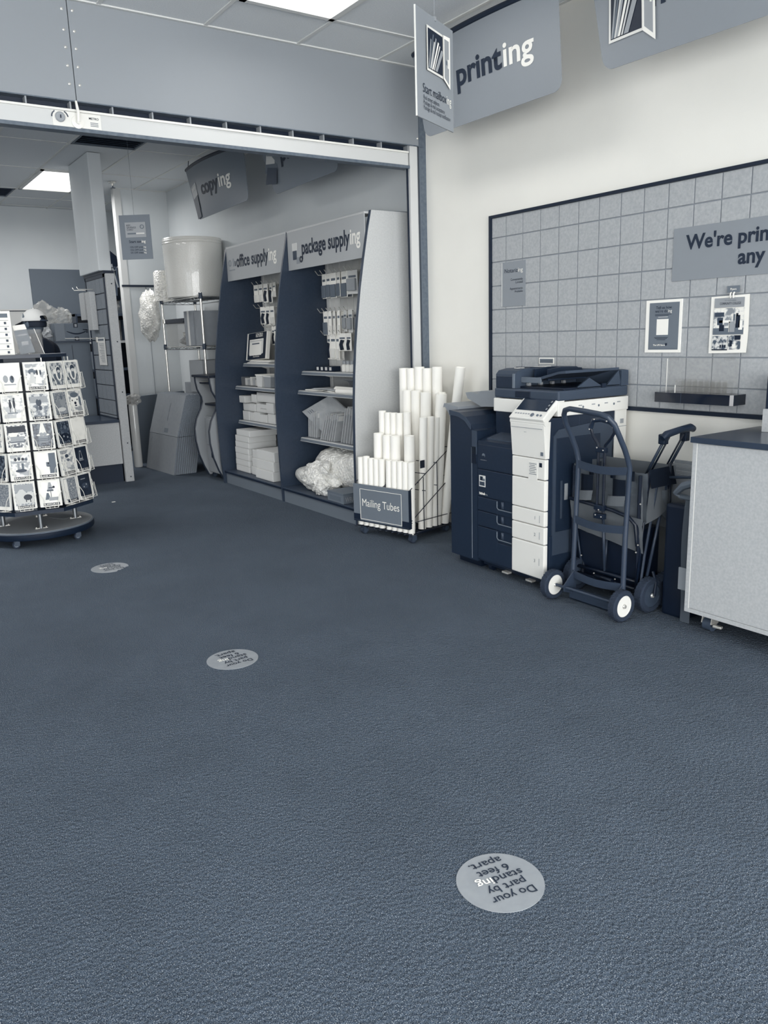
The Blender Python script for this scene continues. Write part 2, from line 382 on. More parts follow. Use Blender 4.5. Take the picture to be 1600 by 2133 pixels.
# header above the opening: two sheets with a screwed seam
wh = struct('wall_header', G().box(XL, 3.64, YH+.02, YH+.16, 2.692, 3.3), M_['soffit'])
struct('panel', G().box(XL, 1.315, YH, YH+.02, 2.692, ZC), M_['soffit'], wh)
struct('panel', G().box(1.3195, 3.673, YH, YH+.02, 2.692, ZC), M_['soffit'], wh)
struct('seam', G().box(1.315, 1.3195, YH+.014, YH+.02, 2.692, ZC), M_['dgrey'], wh)
for z in (3.14, 3.04, 2.955, 2.865, 2.775):
    for dx in (-.028, .026): struct('screw', G().lathe([(.008, 0), (.007, -.004), (.003, -.006)], (1.317+dx, YH, z), 'y', 10), M_['chrome'], wh)
struct('screw', G().lathe([(.008, 0), (.007, -.004), (.003, -.006)], (3.63, YH, 2.74), 'y', 10), M_['chrome'], wh)
struct('flange', G().box(XL, 3.673, YH-.012, YH+.16, 2.686, 2.692), M_['steelpost'], wh)

# roll-down shutter: its bottom bar hangs just below the header
t = thing('roll_shutter', 'cream bottom bar of the rolled up shutter below the header, with lock plate', 'shutter', (0, YH, 2.55))
part('bottom_bar', G().box(XL, 3.548, YH+.0, YH+.06, 2.556, 2.640, bev=.004), M_['cream'], t)
part('top_lip', G().box(XL, 3.545, YH-.012, YH+.02, 2.636, 2.647), M_['white'], t)
part('bottom_seal', G().box(XL, 3.556, YH-.006, YH+.066, 2.537, 2.556), M_['steelpost'], t, label='grey rubber seal along the bottom')
part('curtain', G().box(XL, 3.548, YH+.05, YH+.06, 2.64, 2.9), M_['navy'], t)
for x in [3.547-.2265*k for k in range(0, 26)]:
    part('link', G().box(x-.004, x+.004, YH-.002, YH+.05, 2.645, 2.686), M_['silver'], t)
lp = part('lock_plate', G().box(1.18, 1.437, YH-.004, YH, 2.557, 2.634, bev=.0015), M_['white'], t, label='pale lock plate with printed instructions')
part('lock_cylinder', G().lathe([(.026, 0), (.026, -.008), (.021, -.012), (.008, -.012), (.008, -.016)], (1.22, YH-.004, 2.602), 'y', 18), M_['silver'], lp)
part('keyhole', G().box(1.217, 1.223, YH-.022, YH-.0195, 2.594, 2.61), M_['navy'], lp)
g = G(); g.lathe([(.034, 0), (.033, -.006), (.012, -.01), (.012, -.02)], (1.31, YH-.004, 2.585), 'y', 18); g.tube([(1.31, YH-.025, 2.583), (1.31, YH-.035, 2.63), (1.305, YH-.03, 2.685)], [.010, .009, .006], 8)
part('turn_handle', g, M_['wirew'], lp)
text('METRO', lp, (1.372, YH-.004, 2.606), PX, UP, M_['ink'], width=.052)
for k, z in enumerate((2.588, 2.58, 2.572)): part('small_print', G().box(1.378, 1.42, YH-.0055, YH-.004, z, z+.003), M_['grey'], lp)
g = G()
for q in range(6):
    a = 2.3+q*.16; g.box(1.22+.042*math.cos(a)-.003, 1.22+.042*math.cos(a)+.003, YH-.0055, YH-.004, 2.602+.036*math.sin(a)-.003, 2.602+.036*math.sin(a)+.003)
    a = .9-q*.14; g.box(1.22+.042*math.cos(a)-.003, 1.22+.042*math.cos(a)+.003, YH-.0055, YH-.004, 2.602+.036*math.sin(a)-.003, 2.602+.036*math.sin(a)+.003)
part('turn_arrows', g, M_['dgrey'], lp)
# right guide and steel post in the corner
t1 = struct('trim_1', G().box(3.557, 3.622, YH-.006, YH+.022, 0, 2.686, bev=.003), M_['cream'])
struct('groove', G().box(3.546, 3.557, YH+.016, YH+.026, 0, 2.69), M_['navy'], t1)
t2 = struct('trim_2', G().box(3.640, XW, YH-.004, YH+.12, 0, ZC), M_['steelpost'])
struct('guide_edge', G().box(3.622, 3.640, YH+.012, YH+.07, 0, 2.686), M_['silver'], t2)
struct('guide_lip', G().box(3.636, 3.642, YH-.012, YH, 0, 2.686), M_['grey'], t2)

# partition end (square column above, tiled below) by the service counter
g = G(); g.box(2.310, 2.438, 8.262, 8.99, 2.105, ZC, bev=.012); pt = struct('wall_partition', g, M_['wall_shade'])
struct('core', G().box(2.366, 2.438, 8.27, 8.97, 0, 2.08), M_['navy'], pt)
struct('trim_band', G().box(2.345, 2.448, 8.246, 8.985, 2.078, 2.107), M_['navy'], pt)
struct('end_board', G().box(2.36, 2.444, 8.225, 8.27, 0, 2.078, bev=.003), M_['lam'], pt)
for z in (1.98, 1.42, .92, .4, .05): struct('screw', G().lathe([(.007, 0), (.006, -.004)], (2.41, 8.225, z), 'y', 8), M_['navy'], pt)
for k in range(10):
    z1 = 2.045-.1524*k; z0 = max(.655, z1-.143)
    if z1 < .66: break
    for j in range(5):
        y0 = 8.30+j*.1524; y1 = min(8.94, y0+.146)
        struct('tile', G().box(2.356, 2.368, y0, y1, z0, z1, bev=.002), M_['tile2'], pt)
for a in ((8.27, 8.298, .63, 2.078), (8.94, 8.972, .63, 2.078), (8.27, 8.972, .63, .655), (8.27, 8.972, 2.046, 2.078)):
    struct('tile_frame', G().box(2.350, 2.37, *a), M_['navy'], pt)
# far wall: dark panel like a door
dr = struct('door_1', G().box(2.38, 3.6, YF-.03, YF, 0, 2.41), M_['dkpanel'])

# grid display board on the right wall
bd = thing('display_board', 'grey square-tiled display board framed in black on the right wall', 'board', (XW, 3.0, .95))
BY1, BY0, BZ1, BZ0 = 4.083, 1.60, 2.119, .967
part('backing', G().box(XW-.0155, XW, BY0, BY1, BZ0, BZ1), M_['groove'], bd)
ys = [BY1, 3.950]+[3.950-.1515*k for k in range(1, 16)]
zs = [2.119, 1.994]+[1.994-.1506*k for k in range(1, 7)]+[BZ0]
for a, b in zip(ys[1:], ys):
    for c, d in zip(zs[1:], zs):
        part('tile', G().box(XW-.020, XW-.011, max(a+.0035, BY0), b-.0035, c+.0035, d-.0035, bev=.0015), M_['tile'], bd)
for q in ((BY1-.001, BY1+.02, BZ0-.02, BZ1+.016), (BY0, BY1-.001, BZ1-.001, BZ1+.016), (BY0, BY1-.001, BZ0-.02, BZ0+.001)):
    part('frame_rail', G().box(XW-.03, XW, *q), M_['board'], bd)

# ================================================================== GONDOLA DISPLAYS in the rear room
PROF_R = [(0, 3.118), (.13, 3.118), (.5, 3.119), (.71, 3.124), (.92, 3.130), (1.13, 3.143), (1.334, 3.161), (1.537, 3.186), (1.737, 3.216), (1.936, 3.253), (2.133, 3.294), (2.274, 3.328)]
PROF_M = [(0, 3.118), (.105, 3.112), (.36, 3.106), (.61, 3.102), (.86, 3.102), (1.104, 3.111), (1.344, 3.132), (1.58, 3.161), (1.815, 3.199), (2.047, 3.246), (2.259, 3.295)]
PROF_L = [(0, 3.104), (.225, 3.085), (.515, 3.078), (.8, 3.076), (1.17, 3.101), (1.534, 3.150), (1.894, 3.214), (2.25, 3.291)]
def side_panel(parent, prof, y0, y1, ml, label=None):
    o = part('side_panel', G().prism([(x, z) for z, x in prof]+[(3.685, prof[-1][0]+.005), (3.685, 0)], 'y', y0+.002, y1, M_['dark2']), None, parent, label=label)
    if ml:
        part('outer_face', G().prism([(x+.006, z) for z, x in prof]+[(3.68, prof[-1][0]), (3.68, 0.01)], 'y', y0-.001, y0+.003, ml), None, o, label='speckled grey laminate outer face')
def gondola(label, y0, y1, prof0, prof1, words, shelves, hooks, lam0, own1):
    t = thing('display_shelving', label, 'shelving', (3.4, (y0+y1)/2, 0))
    side_panel(t, prof0, y0, y0+.024, lam0)
    if own1: side_panel(t, prof1, y1-.024, y1, None)
    a, b = y0+.026, y1-(.026 if own1 else .002)
    part('kick_panel', G().box(3.128, 3.15, a, b, .0, .112), M_['signd'], t)
    part('deck', G().box(3.112, 3.67, a, b, .112, .132, bev=.003), M_['dgrey'], t)
    part('deck_edge', G().box(3.110, 3.114, a, b, .108, .124), M_['navy'], t)
    part('back_panel', G().box(3.665, 3.68, a, b, .132, 2.2), M_['lam'], t)
    for k in range(int((b-a)/.1036)):
        y = b-.055-.1036*k
        part('back_slat', G().box(3.655, 3.665, y-.0496, y+.0496, 1.14, 2.2), M_['paper2'], t)
    for y in (b-.018, (a+b)/2, a+.018):
        part('upright', G().box(3.64, 3.658, y-.014, y+.014, .132, 2.2), M_['cream'], t)
    part('header_sign', G().box(3.288, 3.296, a, b, 1.952, 2.252, bev=.002), M_['headsign'], t)
    part('header_cap', G().box(3.288, 3.4, a, b, 2.252, 2.266), M_['lam2'], t)
    words(t)
    for x, z in shelves:
        sh = part('shelf', G().box(x+.006, 3.655, a+.004, b-.004, z-.014, z), M_['sign'], t)
        g = G(); g.prism([(x+.006, z+.002), (x-.010, z-.002), (x-.018, z-.030), (x-.010, z-.030), (x+.006, z-.012)], 'y', a+.004, b-.004)
        part('price_rail', g, M_['cream'], sh)
        g = G(); g.prism([(x-.0115, z-.006), (x-.0175, z-.026), (x-.0185, z-.026), (x-.0125, z-.006)], 'y', a+.006, b-.006)
        part('rail_insert', g, M_['signd'], sh)
        for y in (b-.03, a+.03):
            part('bracket', G().prism([(3.655, z-.014), (x+.09, z-.014), (3.655, z-.075)], 'y', y-.003, y+.003), M_['paper2'], sh)
    for y, z, L in hooks:
        g = G(); g.tube([(3.66, y, z), (3.66-L, y, z-.004), (3.66-L-.028, y, z+.03)], .0035, 6)
        part('peg_hook', g, M_['chrome'], t)
    return t
def wordsR(t):
    y0 = 6.09
    part('box_icon', G().box(3.2855, 3.2885, y0-.085, y0-.005, 2.10, 2.16), M_['paper2'], t)
    part('box_icon', G().box(3.2860, 3.2885, y0-.075, y0-.012, 2.03, 2.10), M_['dgrey'], t)
    part('box_icon', G().box(3.2860, 3.2885, y0-.125, y0-.07, 1.995, 2.045), M_['sign'], t)
    part('tape_icon', G().lathe([(.026, 0), (.026, -.002), (.012, -.002), (.012, 0)], (3.2865, y0-.15, 2.025), 'x', 14, closed=True), M_['navy'], t)
    two_tone('package supply', 'ing', t, (3.288, y0-.165, 2.062), NY, UP, .875, M_['ink'], M_['inkw'], size=.155, bold=.026)
def wordsL(t):
    part('pen_icon', G().lathe([(.03, 0), (.03, -.002), (.02, -.002), (.02, 0)], (3.2865, 7.34, 2.115), 'x', 14, closed=True), M_['sign'], t)
    part('pen_icon', G().box(3.2862, 3.288, 7.245, 7.275, 2.08, 2.15), M_['sign'], t)
    part('pen_icon', G().box(3.2862, 3.288, 7.24, 7.36, 2.045, 2.055), M_['sign'], t)
    part('pen_icon', G().box(3.2862, 3.288, 7.215, 7.23, 2.08, 2.125), M_['navy'], t)
    two_tone('office supply', 'ing', t, (3.288, 7.195, 2.068), NY, UP, .82, M_['ink'], M_['inkw'], size=.152, bold=.026)
hookR = [(6.05-.075*k, 1.915, .16) for k in range(8)]+[(6.04-.07*k, 1.608, .16) for k in range(7)]+[(6.02-.072*k, 1.425, .15) for k in range(6)]
hookL = [(7.30-.1*k, 1.91, .155) for k in range(6)]+[(7.29-.1*k, 1.70, .155) for k in range(5)]+[(7.15-.1*k, 1.515, .15) for k in range(4)]
gondola('display shelving under the package supplying header, speckled grey end panel', 4.967, 6.17, PROF_R, PROF_M, wordsR, [(3.372, 1.12), (3.326, .958), (3.328, .55)], hookR, M_['lam2'], False)
gondola('display shelving under the office supplying header, behind the first unit', 6.172, 7.444, PROF_M, PROF_L, wordsL, [(3.401, 1.173), (3.302, .956), (3.309, .618)], hookL, None, True)

# blister packs on the peg hooks
ORD = ['first', 'second', 'third', 'fourth', 'fifth', 'sixth', 'seventh', 'eighth', 'ninth', 'tenth', 'eleventh', 'twelfth']
PK = {}
def packet(name_, kind, w_, h_, y, z, x, yaw, label, group):
    """hangs from its hook: local origin at the hole; faces -X"""
    key = (kind, w_, h_)
    if key not in PK:
        c = G().box(-.0015, .0015, -w_/2, w_/2, -h_, .012, bev=.001).mesh('backing_card', M_['paper'] if kind != 'clear' else M_['paper2'])
        gb = G()
        if kind == 'pen':
            gb.box(-.016, -.0015, -w_*.4, w_*.4, -h_+.006, -h_*.42, bev=.004); bm_ = M_['grey']
        elif kind == 'tool':
            gb.prism([(-w_*.3, -h_*.35), (w_*.1, -h_*.3), (w_*.32, -h_*.6), (w_*.2, -h_*.95), (-w_*.2, -h_*.92), (-w_*.05, -h_*.6)], 'x', -.012, -.0015); bm_ = M_['navy']
        elif kind == 'clear':
            gb.box(-.024, -.0015, -w_*.42, w_*.42, -h_*.85, -h_*.3, bev=.008); bm_ = M_['silver']
        else:
            gb.box(-.012, -.0015, -w_*.36, w_*.36, -h_*.95, -h_*.55, bev=.003); bm_ = M_['white']
        b_ = gb.mesh('blister', bm_)
        s_ = G().box(-.0022, -.0014, -w_*.36, w_*.36, -h_*.26, -h_*.16).mesh('print_band', M_['grey'])
        PK[key] = (c, b_, s_)
    t = thing(name_, label, 'packet', (x, y, z), yaw, group)
    for me, nm in zip(PK[key], ('backing_card', 'blister', 'print_band')):
        o = bpy.data.objects.new(nm, me); link(o, t, False)
random.seed(3)
def packet_rows(rows, where, group):
    for ri, (zr, lst) in enumerate(rows):
        for i, (y, kind, w_, h_, xs) in enumerate(lst):
            for j, x in enumerate(xs):
                depth = ['front', 'second', 'third'][j]
                nm = {'pen': 'knife_packet', 'tool': 'tool_packet', 'clear': 'tape_packet', 'tall': 'marker_packet'}[kind]
                packet(nm, kind, w_*1.2, h_, y, zr-.006, x, random.uniform(-.18, .18),
                       f'{"white and grey" if kind=="pen" else "white and dark" if kind=="tool" else "pale" if kind=="clear" else "all white"} packet {"in front" if j==0 else "behind another" if j==1 else "at the back"} on the {ORD[i]} hook, {["top","middle","lowest"][ri]} row, {where}', group)
packet_rows([(1.905, [(5.955, 'pen', .062, .185, (3.50, 3.55)), (5.885, 'pen', .056, .18, (3.50, 3.55)), (5.805, 'pen', .07, .185, (3.50, 3.56)), (5.725, 'pen', .06, .18, (3.50, 3.54)), (5.635, 'pen', .085, .19, (3.50, 3.55)), (5.53, 'clear', .10, .17, (3.51,))]),
             (1.606, [(5.955, 'pen', .062, .185, (3.50,)), (5.885, 'tall', .035, .19, (3.50, 3.54, 3.58)), (5.815, 'tall', .035, .19, (3.50, 3.54, 3.58)), (5.745, 'tall', .035, .19, (3.50, 3.54, 3.58)), (5.66, 'clear', .05, .16, (3.51, 3.56)), (5.58, 'clear', .05, .17, (3.51, 3.56))]),
             (1.422, [(5.935, 'tool', .06, .2, (3.51,)), (5.865, 'tall', .06, .2, (3.51, 3.55)), (5.79, 'tall', .04, .205, (3.51, 3.55)), (5.70, 'tool', .085, .13, (3.50, 3.54)), (5.60, 'tool', .07, .13, (3.50,))])],
            'package supplying display', 'packets on the package supplying hooks')
packet_rows([(1.905, [(7.255, 'tall', .065, .15, (3.50,)), (7.155, 'tall', .075, .15, (3.50, 3.55)), (7.05, 'tool', .06, .16, (3.50, 3.55)), (6.96, 'tool', .06, .17, (3.51,)), (6.87, 'tall', .06, .12, (3.50,))]),
             (1.695, [(7.13, 'tool', .075, .15, (3.50, 3.54)), (7.03, 'tool', .065, .16, (3.50, 3.55)), (6.94, 'tall', .07, .16, (3.50,))]),
             (1.51, [(6.97, 'tool', .07, .16, (3.52,)), (6.89, 'tall', .06, .13, (3.50,))])],
            'office supplying display', 'packets on the office supplying hooks')

# goods on the office shelves
def carton(y0, y1, z0, z1, x0, x1, label, group, m='boxw', name='white_carton', flap=True):
    t = thing(name, label, 'box', ((x0+x1)/2, (y0+y1)/2, z0), random.uniform(-.02, .02), group)
    part('body', G().box(x0, x1, y0, y1, z0, z1, bev=.004), M_[m], t)
    if flap: part('lid_flap', G().box(x0-.0025, x0+.001, y0+.006, y1-.006, z0+(z1-z0)*.12, z1-.001, bev=.001), M_[m], t)
    return t
random.seed(11)
big = []
zz = .134
for k in range(7):
    dy = [0, .004, -.002, .002, -.012, -.02, -.055][k]
    big.append((7.03+dy, 7.335+dy, zz, zz+.0585, 3.205, 3.50, f'flat white carton, {["lowest","second","third","fourth","fifth","sixth","topmost"][k]} of the tall stack on the lowest office shelf')); zz += .0592
zz = .134
for k in range(3):
    big.append((6.80, 6.985, zz, zz+.079, 3.207+.01*k, 3.42, f'small white carton, {["bottom","middle","top"][k]} of the middle stack on the lowest office shelf')); zz += .0797
zz = .134
for k in range(3):
    big.append((6.43, 6.79, zz, zz+.088, 3.155+.012*k, 3.43, f'deep white carton, {["bottom","middle","top"][k]} of the near stack on the lowest office shelf')); zz += .0887
for b in big: carton(*b, 'white cartons on the lowest office shelf')
small = [(7.235, 7.385, .62, .712, 3.335), (7.145, 7.228, .62, .705, 3.34), (7.01, 7.138, .62, .714, 3.338), (6.85, 7.0, .62, .700, 3.335), (6.69, 6.842, .62, .716, 3.342),
         (7.225, 7.375, .7165, .788, 3.34), (7.09, 7.215, .7165, .79, 3.335), (7.0, 7.083, .7165, .80, 3.345), (6.85, 6.992, .718, .752, 3.336), (6.85, 6.99, .7535, .795, 3.34), (6.69, 6.842, .718, .815, 3.33),
         (7.285, 7.45-.035, .7915, .86, 3.32), (7.07, 7.175, .803, .882, 3.34), (6.68, 7.06, .8175, .905, 3.345)]
nm = ['bottom row farthest', 'bottom row second', 'bottom row third', 'bottom row fourth', 'bottom row nearest', 'middle row farthest', 'middle row second', 'middle row third', 'middle row lower thin one', 'middle row upper thin one', 'middle row nearest, tall', 'top row farthest, jutting out', 'top row second, narrow', 'wide one on top of the pile']
for (a, b, c, d, x), n in zip(small, nm): carton(a, b, c, d, x, x+.24, f'white shipping carton, {n}, on the middle office shelf', 'small white cartons on the middle office shelf')
# acrylic bin with envelopes and a paper-filled box on the next shelf
t = thing('clear_bin', 'clear acrylic bin of small envelopes on the office shelf', 'bin', (3.42, 7.2, .958))
g = G(); g.box(3.33, 3.334, 7.03, 7.36, .958, 1.045); g.box(3.33, 3.58, 7.356, 7.36, .958, 1.045); g.box(3.33, 3.58, 7.03, 7.034, .958, 1.045); g.box(3.33, 3.58, 7.03, 7.36, .958, .962)
part('bin_wall', g, acrylic, t)
for k in range(5):
    y = 7.06+k*.058
    o = G().box(3.36, 3.5, y, y+.045, .963, 1.02+.012*(k % 3), bev=.002)
    solo('small_envelope_pack', o, M_['env' if k % 2 else 'paper2'], f'pack of small envelopes, {ORD[k]} from the near end in the clear bin', 'envelopes', 'envelope packs in the clear bin')
t = thing('open_carton', 'white open-topped carton beside the clear bin on the office shelf', 'box', (3.42, 6.95, .958))
g = G(); g.prism([(7.0, .958), (7.025, 1.07), (6.885, 1.07), (6.905, .958)], 'x', 3.33, 3.56); part('body', g, M_['boxw'], t)
part('rim', G().box(3.325, 3.565, 6.88, 7.03, 1.066, 1.076), M_['paper'], t)
t = thing('open_carton', 'second open carton, nearer the middle panel on the office shelf', 'box', (3.42, 6.8, .958))
g = G(); g.prism([(6.865, .958), (6.875, 1.06), (6.73, 1.06), (6.745, .958)], 'x', 3.34, 3.56); part('body', g, M_['silver'], t)
part('rim', G().box(3.335, 3.565, 6.725, 6.88, 1.055, 1.066), M_['paper2'], t)
# leaning box of file folders and loose folders below it
T = Matrix.Translation((3.41, 7.17, 1.205)) @ Matrix.Rotation(-.05, 4, 'X') @ Matrix.Rotation(.16, 4, 'Y')
t = thing('folder_box', 'dark and white box of file folders leaning on the top office shelf', 'box', (3.41, 7.17, 1.205))
part('body', G().box(.0, .035, -.225, .225, .005, .265, m=M_['paper'], bev=.003, T=T), None, t)
part('front_print', G().box(-.002, .0, -.205, .19, .008, .262, m=M_['navy'], T=T), None, t)
for k, (a, b, c, d) in enumerate([(-.15, .155, .06, .20), (-.14, .15, .055, .19), (-.12, .14, .045, .175)]):
    part('folder_picture', G().box(-.0035-.001*k, -.002-.001*k, a, b, c, d, m=M_['paper2' if k % 2 else 'paper'], T=T), None, t)
part('folder_picture', G().box(-.0065, -.005, -.07, .09, .15, .162, m=M_['grey'], T=T), None, t)
o, _ = text('12 Pack Manila', t, T @ Vector((-.002, .02, .238)), T.to_3x3() @ NY, T.to_3x3() @ UP, M_['inkw'], width=.15)
o, _ = text('File Folders', t, T @ Vector((-.002, .02, .218)), T.to_3x3() @ NY, T.to_3x3() @ UP, M_['inkw'], width=.15)
o, _ = text('Classic File Folders', t, T @ Vector((-.002, .06, .028)), T.to_3x3() @ NY, T.to_3x3() @ UP, M_['inkw'], width=.14)
for k in range(4):
    solo('file_folder', G().box(3.405+.004*k, 3.62, 6.9-.012*k, 7.36-.02*k, 1.174+.0075*k, 1.1805+.0075*k), M_['paper' if k != 1 else 'env'], f'flat paper folder, {["lowest","second","third","topmost"][k]} under the leaning folder box', 'folder', 'paper folders on the top office shelf')

# goods on the package shelves
for k in range(4):
    t = thing('tape_box', f'tiny navy carton, {ORD[k]} from the far end of the top package shelf', 'box', (3.46, 5.99-.07*k, 1.121), 0, 'navy tape boxes in a row')
    part('body', G().box(3.42, 3.5, 5.957-.07*k, 6.022-.07*k, 1.121, 1.163, bev=.002), M_['navy'], t)
    part('print', G().box(3.4185, 3.42, 5.972-.07*k, 6.005-.07*k, 1.13, 1.156), M_['paper2'], t)
for k in range(3):
    t = thing('glue_bottle', f'small white bottle with a round cap, {ORD[k]} from far, on the top package shelf', 'bottle', (3.45, 5.60-.06*k, 1.121), 0, 'white bottles on the top package shelf')
    part('body', G().lathe([(.024, 0), (.026, .01), (.026, .05), (.014, .062)], (3.45, 5.60-.06*k, 1.121), seg=14), M_['white'], t)
    part('cap', G().lathe([(.018, .062), (.018, .086), (.012, .09)], (3.45, 5.60-.06*k, 1.121), seg=12), M_['silver'], t)
random.seed(5)
for k in range(7):
    y, x, a = 5.95-.09*k, 3.44+.02*math.sin(k*2.1), random.uniform(-.2, .2)
    t = thing('bag_pack', f'flat pack of mailing envelopes, {ORD[k]} from the far end of the second package shelf', 'envelopes', (x, y, .96+.009*(k % 3)), a, 'flat packs on the second package shelf')
    g = G(); g.box(-.10, .12, -.13, .13, 0, .009, bev=.004, T=Matrix.Rotation(random.uniform(-.02, .02), 4, 'Y'))
    part('envelope', g, M_['paper' if k % 3 == 0 else 'env'], t, world=False)
    part('label', G().box(-.08, 0, -.06, .04, .0092, .0098), M_['signd' if k % 2 else 'paper2'], t, world=False)
g = G()
for k in range(9):
    a = k/8; g_y = 5.72-.3*a
pts = [(3.56, .965), (3.55, 1.0), (3.53, 1.03), (3.50, 1.05), (3.47, 1.055), (3.47, 1.05), (3.50, 1.044), (3.525, 1.024), (3.543, .997), (3.552, .965)]
solo('curled_envelope', G().prism(pts, 'y', 5.35, 5.66), M_['sign'], 'large grey envelope curled against the back of the second package shelf', 'envelope')
solo('shelf_divider', G().box(3.52, 3.525, 5.68, 5.93, .96, 1.045), acrylic, 'clear plastic divider standing at the back of the second package shelf', 'divider')
for k in range(2):
    t = thing('rolled_mailer', f'white rolled paper mailer, {["upper","lower"][k]} one at the near end of the second package shelf', 'envelope', (3.36, 5.4, .96))
    part('roll', G().cyl((3.345+.05*k*-1+.03, 5.62-.1*k, .985-.01*k), (3.36-.03*k, 5.10, .985-.01*k), .024, 14), M_['paper'], t)
    part('core', G().lathe([(.012, 0), (.012, .004)], (3.375-.05*k, 5.623-.1*k, .985-.01*k), 'y', 12), M_['tubein'], t)
def envelope(y, z, tilt, h_, w_, x, k, twist=0, m='env'):
    T = Matrix.Translation((x, y, z)) @ Matrix.Rotation(tilt, 4, 'X') @ Matrix.Rotation(twist, 4, 'Z')
    t = thing('padded_envelope', f'padded envelope, {ORD[k] if k < 12 else ["thirteenth","fourteenth","fifteenth","sixteenth","seventeenth","eighteenth"][k-12]} from the far end, leaning on the lowest package shelf', 'envelope', (x, y, z), 0, 'padded envelopes leaning on the lowest package shelf')
    part('body', G().box(0, w_, -.006, .006, 0, h_, bev=.005, T=T, m=M_[m]), None, t)
    part('flap', G().box(0.01, w_-.01, -.0085, -.0055, h_*.8, h_-.004, T=T, m=M_['paper2']), None, t)
k = 0
for i in range(5): envelope(6.12-.033*i, .553, .08+.01*i, .22+.012*(i % 2), .22, 3.37, k, .03*i); k += 1
T = Matrix.Translation((3.34, 5.98, .575)) @ Matrix.Rotation(.33, 4, 'X') @ Matrix.Rotation(.28, 4, 'Y')
for i in range(7): envelope(5.87-.036*i, .553, .42-.01*i, .235+.01*(i % 3), .24, 3.345, k, .02*(i % 3)); k += 1
for i in range(6): envelope(5.56-.04*i, .553, .30-.012*i, .30+.014*(i % 2), .24, 3.36, k); k += 1
t = thing('large_envelope', 'large pale envelope tipped on its corner at the far end of the lowest package shelf', 'envelope', (3.35, 5.95, .56))
c0 = Vector((3.43, 5.93, .56))
A, B, C_, D_ = (3.345, 6.17, .772), (3.41, 5.79, .925), (3.48, 5.63, .80), (3.41, 5.93, .60)
nrm = Vector((.02, 0, .004))
g = G(); vsA = [g.bm.verts.new(p) for p in (A, B, C_, D_)]; vsB = [g.bm.verts.new(Vector(p)+Vector((.012, 0, .002))) for p in (A, B, C_, D_)]
g.bm.faces.new(vsA); g.bm.faces.new(vsB[::-1])
for i in range(4): g.bm.faces.new([vsA[i], vsB[i], vsB[(i+1) % 4], vsA[(i+1) % 4]])
part('body', g, M_['env'], t)
for i in range(3):
    p = Vector(A).lerp(Vector(B), .16+.07*i).lerp(Vector(D_), .10); q = p+(Vector(D_)-Vector(A))*.12
    part('printed_bar', G().tube([p-Vector((.001, 0, 0)), q-Vector((.001, 0, 0))], .002, 4), M_['grey'], t)
# bubble wrap roll lying on the deck, its loose end spilling forward
def lumpy(c, r, sc, seed, amp=.16, sub=4, m=None, freq=7):
    g = G(); q = bmesh.ops.create_icosphere(g.bm, subdivisions=sub, radius=1)
    from mathutils import noise
    for v in q['verts']:
        n = noise.fractal(v.co*freq*.35+Vector((seed, seed*.7, 0)), 1, 2, 4)
        p = v.co*(1+amp*n)
        v.co = Vector((p.x*sc[0]*r+c[0], p.y*sc[1]*r+c[1], p.z*sc[2]*r+c[2]))
    for f in g.bm.faces: f.smooth = True
    return g
bw = thing('bubble_wrap', 'crumpled roll of clear bubble wrap spilling over the package deck', 'bubble wrap', (3.3, 5.6, .134))
from mathutils import noise as NOI
def sheet_roll(c0, c1, r, seed):
    g = G(); c0, c1 = Vector(c0), Vector(c1); ax = (c1-c0); L_ = ax.length; ax.normalize(); u_ = ax.orthogonal().normalized(); v_ = ax.cross(u_)
    ns, nr = 34, 40; rings = []
    for i in range(ns+1):
        ring = []
        for q in range(nr):
            a = 2*PI*q/nr; d = u_*math.cos(a)+v_*math.sin(a)
            p = c0+ax*L_*i/ns
            rad = r*(1+.22*NOI.fractal((p+d*r)*5+Vector((seed, 0, 0)), 1, 2, 3))*(.55+.45*math.sin(PI*min(1, max(.12, (i+1)/(ns*.25)))/2) if i < ns*.25 else 1)
            pt_ = p+d*rad; pt_.z = max(pt_.z, .136); ring.append(g.bm.verts.new(pt_))
        rings.append(ring)
    for A_, B_ in zip(rings, rings[1:]):
        for q in range(nr):
            f = g.bm.faces.new([A_[q], A_[(q+1) % nr], B_[(q+1) % nr], B_[q]]); f.smooth = True
    g.bm.faces.new(rings[0][::-1]); g.bm.faces.new(rings[-1])
    return g
part('roll', sheet_roll((3.46, 5.99, .315), (3.49, 5.02, .335), .18, 1.3), M_['bag'], bw)
part('inner_roll', sheet_roll((3.28, 6.14, .235), (3.30, 5.60, .235), .085, 4.1), M_['bag'], bw)
g = lumpy((3.27, 5.74, .245), .16, (.75, 1.5, .85), 2.2, .3, 4)
for v in g.bm.verts: v.co.z = max(v.co.z, .137)
part('loose_end', g, M_['bag'], bw)
g = lumpy((3.215, 5.62, .20), .085, (.9, 1.3, .95), 5.2, .35, 4)
for v in g.bm.verts: v.co.z = max(v.co.z, .135)
part('loose_fold', g, M_['bag'], bw)
t = thing('wrap_box', 'grey box lettered WRA on its near side, front of the package deck', 'box', (3.23, 5.28, .133))
part('body', G().box(3.118, 3.35, 5.16, 5.40, .133, .212, bev=.002), M_['signd'], t)
part('lid', G().box(3.116, 3.352, 5.158, 5.402, .200, .2135, bev=.002), M_['grey'], t)
part('label', G().box(3.1165, 3.118, 5.20, 5.365, .15, .185), M_['grey'], t)
text('WRAPPING', t, (3.135, 5.158, .146), PX, UP, M_['silver'], width=.19, size=.056)

